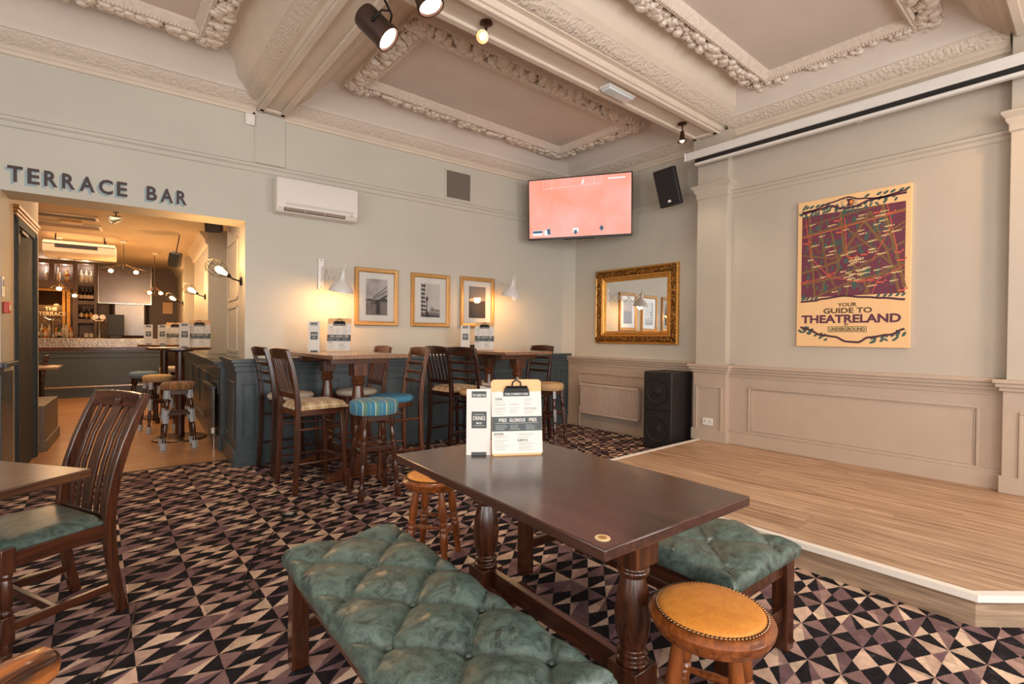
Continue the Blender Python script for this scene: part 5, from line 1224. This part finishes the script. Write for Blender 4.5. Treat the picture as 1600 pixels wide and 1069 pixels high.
t = thing('emergency_light', (3.68, 2.915, SOF), math.radians(0), 'white rectangular emergency light fitting on the underside of the beam', 'light fitting')
MB().box(-.19, -.065, -.022, .19, .065, 0).build('base', WHITE, t, bevel=.008)
MB().box(-.175, -.05, -.045, .175, .05, -.02).build('diffuser', plain('clear_diffuser', (206, 214, 216), .12, coat=.6), t, bevel=.008)
# unseen room light, no pendant modelled, then the warm stage-end lamp beyond the frame
lamp('unseen_room_light', 'POINT', (3.4, -.9, 3.2), 12, HALO, size=.15)
lamp('stage_end_light', 'SPOT', (4.6, -.75, 3.45), 90, WARM, (5.36, .75, 1.5), .06, spot=75)
# ---- call point and notice by the opening
t = thing('fire_call_point', W3(-.897, 5.70, 1.5), TH+PI/2, 'red fire alarm call point on the left side of the opening', 'alarm'); 
b = MB(); b.box(-.045, -.035, -.045, .045, 0, .045); b.build('box', plain('call_red', (196, 62, 38), .4), t, bevel=.006)
b = MB(); b.box(-.026, -.037, -.02, .026, -.035, .02); b.build('glass_pane', WHITE, t)
t = thing('safety_notice', W3(-.897, 5.66, 1.665), TH+PI/2, 'small blue and white notice above the red call point', 'notice')
b = MB().mat(WHITE); b.box(-.04, -.004, -.08, .04, 0, .08); b.mat(plain('notice_blue', (70, 110, 160), .5)); b.box(-.03, -.005, .0, .03, -.003, .06)
for z in (-.02, -.035, -.05): b.box(-.03, -.005, z, .02, -.0035, z+.004)
b.build('panel', WHITE, t)
# ================================================================== THE BAR BEYOND THE OPENING
def cage_sconce(s, d, z, label, pw):
    t = thing('cage_wall_lamp', W3(s, d, z), TH, label, 'wall lamp', 'wire cage wall lamps in the bar')
    b = MB(); b.lathe([(.045, 0), (.045, .012), (.02, .02)], (0, 0, 0), (-.05, 0, 0), 20, False); b.build('wall_rose', IRON, t)
    e = V(-.115, 0, .05); b = MB(); b.tube([(-.01, 0, 0), (-.05, 0, .012), (-.08, 0, .02), e], .008, 8); b.ball(e, .022, 10, 6); b.build('arm', IRON, t)
    ax = V(-.75, -.15, .45).normalized(); b = MB(); b.lathe([(.012, 0), (.022, .03), (.034, .07), (.03, .10), (.012, .12), (.001, .122)], e+ax*.02, e+ax*.2, 16, False); b.build('bulb', BULB, t)
    sd = ax.cross(V(0, 0, 1)).normalized(); up = sd.cross(ax); b = MB()
    for q in range(8):
        a = 2*PI*q/8; rr = sd*math.cos(a)+up*math.sin(a); b.tube([e+ax*.01+rr*.02, e+ax*.06+rr*.06, e+ax*.13+rr*.085, e+ax*.20+rr*.07, e+ax*.235+rr*.02], .0022, 5)
    for f, r in ((.06, .06), (.13, .085), (.20, .07)): b.tube([e+ax*f+(sd*math.cos(2*PI*i/18)+up*math.sin(2*PI*i/18))*r for i in range(18)], .0022, 5, True)
    b.build('wire_cage', IRON, t)
    bulb_light('cage_lamp_light', W3(s, d, z)+Matrix.Rotation(TH, 3, 'Z') @ (e+ax*.175), pw, WARM, .03)
cage_sconce(.825, 5.80, 1.845, 'wire cage wall lamp just inside the opening, nearest', 15)
cage_sconce(.825, 9.45, 1.90, 'wire cage wall lamp on the second pier of the bar room', 15)
cage_sconce(.70, 12.55, 1.94, 'wire cage wall lamp farthest along the bar room wall', 12)
# bar counter
t = thing('bar_counter', W3(-1.3, 13.2, 0), TH, 'long bar counter with pewter top edge and slate panelled front', 'bar counter')
b = MB(); b.box(-2.2, 0, 0, 1.75, .6, .94); b.box(-2.2, -.02, .80, 1.75, 0, .82); b.box(-2.2, -.03, .9, 1.75, 0, .94)
for x in (-1.4, -.5, .4, 1.3): b.box(x-.004, -.004, .2, x+.004, 0, .9)
b.build('front_panel', SLATE, t, bevel=.004)
b = MB(); b.box(-2.22, -.06, 1.0, 1.78, .64, 1.19); b.build('counter_top', plain('hammered_pewter', (176, 164, 150), .28, metal=.85, bump=.5, bscale=30, noise_amt=.15), t, bevel=.01)
b = MB(); b.box(-2.2, -.04, .94, 1.76, .62, 1.0); b.build('top_moulding', DW('x'), t)
b = MB(); b.tube([(-2.2, -.12, .22), (1.75, -.12, .22)], .022, 10); b.build('foot_rail', CHROME, t)
b = MB(); b.box(-2.2, -.02, 0, 1.75, 0, .14); b.build('plinth', SLATE, t)
# back bar
TPE = plain('back_bar_paint', (112, 90, 80), .45); TPD = plain('niche_dark', (52, 44, 42), .6)
t = thing('back_bar_unit', W3(-1.3, 14.62, 0), TH, 'taupe back bar shelving with bottle niches behind the counter', 'shelving')
nx0, nx1 = -1.135+1.3, -.865+1.3
rows = [(1.20, 1.515), (1.61, 1.93), (2.02, 2.345), (2.42, 2.83)]
b = MB(); b.box(nx0-.09, 0, .0, nx0, .30, 2.87); b.box(nx1, 0, 0, nx1+.05, .30, 2.87); b.box(nx0, .26, 0, nx1, .30, 2.87)
zz = [0]+[v for r in rows for v in r]+[2.87]
for a, c in zip(zz[0::2], zz[1::2]): b.box(nx0, 0, a, nx1, .27, c)
b.box(-1.2, 0, 0, nx0-.09, .30, 1.19); b.box(-1.2, 0, 2.80, nx0-.09, .30, 2.87); 
b.box(-1.2, 0, 2.26, nx0-.09, .30, 2.43); b.box(-1.2, .28, 2.4, nx0-.09, .30, 2.87); b.box(-.31, 0, 2.43, -.22, .29, 2.8)
b.build('carcass', TPE, t, bevel=.003)
b = MB(); b.box(nx0-.19, -.01, 1.19, nx0-.13, .01, 2.24); b.box(-1.2, -.01, 2.20, nx0-.13, .01, 2.25); b.box(nx0-.26, -.015, 1.19, nx0-.21, .01, 2.2); b.build('gilt_trim', GILTP, t)
b = MB(); b.box(-1.2, .20, 1.9, nx0-.26, .22, 2.22); b.build('dark_mirror', plain('dark_mirror_glass', (60, 44, 34), .08, metal=.6), t)
b = MB(); b.box(-1.2, .20, 1.19, nx0-.26, .25, 1.9); b.build('lower_panel', plain('lower_panel_paint', (128, 104, 84), .5), t)  # panel in a paler tone than the carcass
for i, x in enumerate((-.42, -.06)):
    b = MB(); b.lathe([(.03, 0), (.03, .008), (.001, .009)], (x, .12, 2.80), (x, .12, 2.70), 14, False); b.build('downlight', MATS.get('shelf_light') or glow('shelf_light', (255, 240, 214), 8), t)
lamp('shelf_downlight', 'POINT', W3(-1.72, 14.72, 2.72), 3, HALO, size=.03); lamp('shelf_downlight', 'POINT', W3(-1.36, 14.72, 2.72), 3, HALO, size=.03)
lamp('niche_light', 'POINT', W3(-1.0, 14.66, 2.78), 3, HALO, size=.03)
lamp('back_bar_light', 'POINT', W3(-1.55, 14.45, 1.9), 6, WARM, size=.05)
# THE TERRACE lettering
t = thing('back_bar_sign', W3(-1.555, 14.60, 1.765), TH, 'pale lettering THE TERRACE on the back bar behind the bottles', 'sign')
b = MB(); b.M = frame((0, 0, 0), (1, 0, 0), (0, 0, 1)); b.text('THE', -.02, .05, w=.20, h=.075, depth=.01); b.build('lettering', plain('sign_cream', (214, 198, 176), .5), t); b = MB(); b.M = frame((0, 0, 0), (1, 0, 0), (0, 0, 1)); b.text('TERRACE', 0, -.06, w=.44, h=.085, depth=.01); b.build('lettering', plain('sign_cream', (214, 198, 176), .5), t)
b = MB(); b.box(-.02, 0, -.10, .02, .04, .0); b.build('bracket', TPE, t)
# bottles: one of each kind, then copied
LAB = plain('bottle_label', (226, 204, 176), .6); LABG = plain('gold_label', (222, 160, 60), .5)
def bottle(h, r, mt, lab, cap, label):
    t = thing('bottle', (0, 0, 0), TH, label, 'bottle', 'bottles behind the bar')
    b = MB(); b.lathe([(r*.9, 0), (r, h*.02), (r, h*.56), (r*.85, h*.64), (r*.38, h*.74), (r*.34, h*.93), (r*.38, h*.935), (r*.38, h*.95)], n=16, unit=False); b.build('glass_body', mt, t)
    b = MB(); b.lathe([(r*1.01, h*.16), (r*1.02, h*.17), (r*1.02, h*.42), (r*1.01, h*.43)], n=16, unit=False); b.build('paper_label', lab, t)
    b = MB(); b.lathe([(r*.36, h*.92), (r*.37, h), (.001, h)], n=12, unit=False); b.build('cap', cap, t)
    return t
WINE = plain('dark_wine_glass', (26, 18, 16), .12, coat=.6); CLR = plain('clear_spirit', (214, 206, 190), .1, coat=.6, noise_amt=.15); AMB = plain('amber_spirit', (190, 112, 36), .12, coat=.6); GRB = plain('green_bottle', (58, 74, 52), .12, coat=.6)
protos = {'wine': bottle(.29, .037, WINE, LAB, BLACK, 'x'), 'gold': bottle(.27, .040, WINE, LABG, GOLD, 'x'), 'clear': bottle(.30, .042, CLR, LAB, CHROME, 'x'), 'amber': bottle(.26, .045, AMB, LAB, BLACK, 'x'), 'green': bottle(.28, .038, GRB, LAB, BLACK, 'x')}
used = set()
def put_bottle(kind, s, d, z, label):
    pr = protos[kind]
    if kind not in used: used.add(kind); pr.location = W3(s, d, z); pr['label'] = label
    else: dup(pr, W3(s, d, z), TH, label)
lr = ('leftmost', 'second', 'third', 'fourth')
for i in range(4): put_bottle('wine', -1.10+i*.069, 14.72, 2.02, 'dark wine bottle in the second niche from the top, %s of four' % lr[i])
put_bottle('wine', -1.09, 14.72, 1.61, 'dark wine bottle beside the two gold-labelled ones in the third niche')
put_bottle('gold', -1.0, 14.72, 1.61, 'gold-labelled bottle in the third niche, left of the pair'); put_bottle('gold', -.91, 14.72, 1.61, 'gold-labelled bottle in the third niche, right of the pair')
for i in range(3): put_bottle('clear', -1.09+i*.09, 14.72, 2.42, 'clear spirit bottle in the brightly lit top niche, %s of three' % lr[i])
put_bottle('amber', -1.33, 14.74, 2.43, 'squat amber bottle on the upper left shelf by the shelf divider')
put_bottle('clear', -1.66, 14.76, 2.43, 'clear bottle on the upper left shelf'); put_bottle('clear', -1.48, 14.76, 2.43, 'clear bottle on the upper shelf just left of the amber one')
seq = ['green', 'clear', 'amber', 'clear', 'clear', 'amber', 'green', 'clear', 'clear', 'amber']
for i, kd in enumerate(seq):
    put_bottle(kd, -1.78+i*.058+(.004 if i % 2 else 0), 14.49+(.075 if i % 2 else 0), 1.19, '%s bottle in the row under the Terrace lettering, number %s from the left' % ({'green': 'green', 'clear': 'clear', 'amber': 'amber'}[kd], ('one', 'two', 'three', 'four', 'five', 'six', 'seven', 'eight', 'nine', 'ten')[i]))
t = thing('back_counter', W3(-1.3, 14.44, 0), TH, 'low back counter carrying the bottles', 'counter')
MB().box(-1.2, 0, 0, 1.55, .17, 1.185).build('worktop', TPE, t, bevel=.004)
for i in range(2):
    b = MB(); b.box(-.035, -.08, 0, .035, 0, .09); o = tag(b.build('glass_box', CLR, loc=W3(-1.0+i*.085, 14.75, 1.28-.078), rotz=TH), 'small pale printed box in the lowest niche, %s of two' % ('left', 'right')[i], 'box')
# television over the bar and lower opening mirror
t = thing('bar_television', W3(-.31, 14.85, 2.45), TH, 'large screen reflecting warm lights high on the back wall of the bar', 'television')
b = MB(); b.box(-.50, -.05, -.47, .50, 0, .47); b.build('casing', CHROME, t, bevel=.004)
b = MB(); b.box(-.485, -.054, -.455, .485, -.049, .455); b.build('screen', plain('glossy_screen', (120, 112, 108), .22, metal=.7), t)
t = thing('fireplace_mirror', W3(-.23, 14.95, 1.65), TH, 'dark moulded frame around a bright mirror, behind the till', 'mirror')
b = MB(); b.M = frame((0, 0, 0), (1, 0, 0), (0, 0, 1)); b.sweep([(0, 0), (0, .06), (.03, .08), (.06, .05), (.09, .06), (.10, 0)], [(-.37, -.5), (.37, -.5), (.37, .53), (-.37, .53)], True); b.build('frame', plain('dark_taupe_frame', (66, 52, 46), .4), t)
b = MB(); b.box(-.28, -.02, -.42, .28, -.01, .44); b.build('mirror_glass', plain('bright_mirror', (150, 146, 142), .3, metal=.7), t)
t = thing('bar_till', W3(-.44, 13.45, 1.19), TH, 'dark till monitor on the bar counter', 'till')
MB().box(-.14, 0, .06, .14, .05, .50).build('monitor', BLACK, t, bevel=.006)
b = MB(); b.box(-.10, .0, 0, .10, .2, .06); b.build('base', BLACK, t, bevel=.006)
for s_, lab in ((-1.42, 'chrome beer font at the left of the bar counter'), (-.71, 'chrome beer font with white pump clips right of the bottle niches')):
    t = thing('beer_font', W3(s_, 13.4, 1.19), TH, lab, 'beer tap', 'beer fonts on the bar')
    b = MB(); b.lathe([(.06, 0), (.05, .01), (.028, .03), (.028, .34), (.04, .36)], n=18, unit=False); b.build('column', CHROME, t)
    b = MB(); b.tube([(-.13, -.02, .42), (-.05, 0, .36), (.05, 0, .36), (.13, -.02, .42)], .02, 10); b.build('crossbar', CHROME, t)
    for x in (-.12, 0, .12):
        b = MB(); b.tube([(x, -.03, .38), (x, -.08, .36), (x, -.09, .33)], .009, 8); b.build('tap', CHROME, t)
    if s_ > -1:
        for x in (-.055, .055): b = MB(); b.lathe([(.05, 0), (.05, .012), (.001, .013)], (x, -.03, .44), (x, -.06, .44), 20, False); b.build('pump_clip', WHITE, t)
# framed notices on the far wall
for (s0, s1, z0, z1, lab) in ((.427, .60, 1.80, 2.05, 'small cream framed notice on the far right of the bar back wall'),):
    t = thing('framed_notice', W3((s0+s1)/2, 14.99, (z0+z1)/2), TH, lab, 'notice')
    MB().box(-(s1-s0)/2, -.02, -(z1-z0)/2, (s1-s0)/2, 0, (z1-z0)/2).build('sheet', plain('notice_cream', (232, 190, 140), .5), t)
    b = MB(); b.M = frame((0, -.0, 0), (1, 0, 0), (0, 0, 1)); X, Z = (s1-s0)/2, (z1-z0)/2; b.sweep([(-.012, 0), (-.012, .028), (.004, .028), (.004, .0)], [(-X, -Z), (X, -Z), (X, Z), (-X, Z)], True); b.build('frame', GOLD, t)
# cassette air conditioner under the bar ceiling
t = thing('ceiling_air_conditioner', W3(-.80, 10.6, 2.525), TH, 'white under-ceiling air conditioner in the bar room', 'air conditioner')
b = MB(); b.M = Matrix(((0, 0, 1, -.375), (-1, 0, 0, .0), (0, 1, 0, 0), (0, 0, 0, 1))); b.M = b.M @ Matrix.Translation((0, 0, -.07)); b.prism([(-.62, .02), (-.05, .0), (.02, .05), (.02, .18), (-.05, .235), (-.66, .235)], 0, .89); b.build('casing', plain('warm_white', (226, 202, 174), .4), t, bevel=.012)
b = MB(); b.box(-.30, -.024, .12, .22, -.005, .175); b.box(-.44, -.024, .173, .44, -.01, .182); b.build('outlet_slot', TPD, t)
b = MB()
for x in (-.3, .3):
    for y in (.1, .45): b = MB(); b.tube([(x, y, .2), (x, y, .355)], .008, 6); b.build('hanger', IRON, t)
for (s_, d_, w_, h_, lab, mt) in ((-.87, 9.0, .72, .24, 'recessed grey ceiling vent nearest the opening', plain('vent_grey', (150, 138, 126), .5)), (-.88, 9.75, .74, .34, 'recessed pale ceiling vent just before the hanging air conditioner', plain('vent_pale', (206, 186, 162), .5))):
    t = thing('ceiling_vent', W3(s_, d_, 2.88), TH, lab, 'vent')
    b = MB(); b.box(-w_/2, -h_/2, -.012, w_/2, h_/2, 0); b.build('grille', mt, t)
    b = MB()
    for q in range(6): y = -h_/2+h_*(q+.5)/6; b.box(-w_/2+.01, y-.004, -.018, w_/2-.01, y+.004, -.012)
    b.build('slat', mt, t); b = MB(); b.M = frame((0, 0, 0), (1, 0, 0), (0, -1, 0)); b.sweep([(-.03, 0), (-.03, .015), (0, .018), (0, 0)], [(-w_/2, -h_/2), (w_/2, -h_/2), (w_/2, h_/2), (-w_/2, h_/2)], True); b.build('frame', WHITE, t)
t = thing('exit_light', W3(-.80, 9.38, 2.88), TH, 'small lit panel on the bar ceiling between the two vents', 'light fitting'); MB().box(-.12, -.04, -.03, .12, .04, 0).build('panel', plain('lit_cream', (244, 206, 150), .4), t, bevel=.006)
# pendants
def cage_pendant(s, d, ztop, zb, label, bulbs, R, pw):
    t = thing('pendant_lamp', W3(s, d, 2.88), TH, label, 'pendant lamp', 'wire pendant lamps in the bar'); zb -= 2.88
    b = MB(); b.lathe([(.05, 0), (.055, .02), (.04, .04), (.01, .05)], (0, 0, 0), (0, 0, -.06), 20, False); b.build('ceiling_rose', WHITE, t)
    b = MB(); b.tube([(0, 0, -.03), (0, 0, zb+.12)], .006, 6); b.build('stem', BRONZE, t)
    b = MB()
    for q in range(12):
        a = 2*PI*q/12; c, s2 = math.cos(a), math.sin(a); b.tube([(c*.03, s2*.03, zb+.12), (c*R*.55, s2*R*.55, zb+.06), (c*R, s2*R, zb), (c*R*.8, s2*R*.8, zb-.03)], .0025, 5)
    for r_, z in ((R, zb), (R*.55, zb+.06), (R*.8, zb-.03)): b.tube([(r_*math.cos(2*PI*i/24), r_*math.sin(2*PI*i/24), z) for i in range(24)], .0028, 5, True)
    b.build('wire_shade', BRONZE, t)
    for x in bulbs:
        b = MB(); b.ball((x, 0, zb), (.035, .035, .03), 12, 8); b.build('bulb', BULB, t)
        bulb_light('pendant_light', W3(s+x, d, 2.88+zb-.06), pw, WARM, .04)
cage_pendant(-.25, 10.8, 2.88, 2.35, 'wide wire pendant with two glowing bulbs in the middle of the bar room', (-.17, .17), .40, 12)
cage_pendant(-1.09, 11, 2.88, 2.02, 'domed wire pendant hanging in front of the back bar', (0,), .11, 10)
cage_pendant(.20, 12, 2.88, 2.09, 'wire pendant with two bulbs hanging beyond the high tables', (-.08, .1), .16, 8)
cage_pendant(-1.02, 12.5, 2.88, 2.0, 'smaller wire pendant just right of the domed one', (0,), .08, 6)
# bar speaker and spotlights
t = thing('bar_speaker', W3(.42, 9.5, 2.47), TH, 'black speaker hung from the bar ceiling near the piers', 'speaker', 'black speakers in the bar'); t.rotation_euler = Euler((math.radians(20), math.radians(14), TH-.3))
MB().box(-.075, -.07, -.11, .075, .07, .11).build('cabinet', BLACKC, t, bevel=.01)
MB().box(-.065, -.075, -.1, .065, -.07, .1).build('grille', GRILLE, t)
b = MB(); b.tube([(0, 0, .1), (0, .02, .40)], .008, 6); b.build('bracket', IRON, t)
t = thing('bar_speaker', W3(.69, 6.9, 2.57), TH, 'black speaker tucked under the top right corner of the opening', 'speaker', 'black speakers in the bar'); t.rotation_euler = Euler((math.radians(20), 0, TH-.3))
MB().box(-.085, -.07, -.05, .085, .07, .06).build('cabinet', BLACKC, t, bevel=.01)
b = MB(); b.tube([(0, .03, .05), (.0, .0, .27)], .008, 6); b.build('bracket', IRON, t)
t = thing('bar_spotlight', W3(-.27, 8.3, 2.88), TH, 'chrome ceiling spotlight near the front of the bar room', 'spotlight')
b = MB(); b.lathe([(.03, 0), (.03, .02)], (0, 0, 0), (0, 0, -.03), 16, False); b.tube([(0, 0, 0), (0, 0, -.08)], .006, 6); b.build('stem', IRON, t)
b = MB(); b.lathe([(.03, 0), (.045, .05), (.055, .12), (.05, .12), (.04, .06)], (.05, 0, -.08), (-.07, -.03, -.13), 18, False); b.build('lamp_head', CHROME, t)
# bits at the left of the bar floor
t = thing('banquette', W3(-.87, 7.95, 0), TH, 'low grey panelled bench end past the dark door', 'bench')
b = MB(); b.box(-.3, -.55, 0, .02, .5, .50); b.box(-.3, -.56, 0, .04, .51, .12); b.build('base', plain('warm_grey_panel', (112, 98, 82), .5), t, bevel=.004)
t = thing('bar_side_table', W3(-1.02, 9.0, 0), TH, 'small square table top jutting out past the door', 'table')
MB().box(-.3, -.3, .82, .14, .3, .85).build('table_top', LT(), t, bevel=.004); MB().lathe([(.2, 0), (.2, .02), (.03, .04), (.03, .82)], (-.08, 0, 0), (-.08, 0, 1), 20, False).build('pedestal', IRON, t)

t = dup(lad, W3(-1.36, 9.9), TH+PI, 'dark chair with pale seat just visible past the dark door in the bar'); t.scale = (.9, .9, .82); del t['group']
# bar radiator
t = thing('radiator', W3(.665, 6.95, .16), TH-PI/2, 'dark grey painted radiator on the bar dado beside the plaid stool', 'radiator')
b = MB(); b.box(-.5, -.03, 0, .42, .0, .54); b.box(-.5, -.045, .52, .42, -.03, .545); b.box(-.5, -.005, .52, .42, .01, .545); b.build('panel', SLATE, t, bevel=.003)
b = MB(); b.tube([(.45, -.01, .5), (.45, -.01, -.16)], .008, 8); b.build('pipe', CHROME, t); b = MB(); b.lathe([(.018, 0), (.02, .06), (.001, .062)], (.45, -.02, .02), (.45, -.02, .1), 12, False); b.build('valve', WHITE, t)
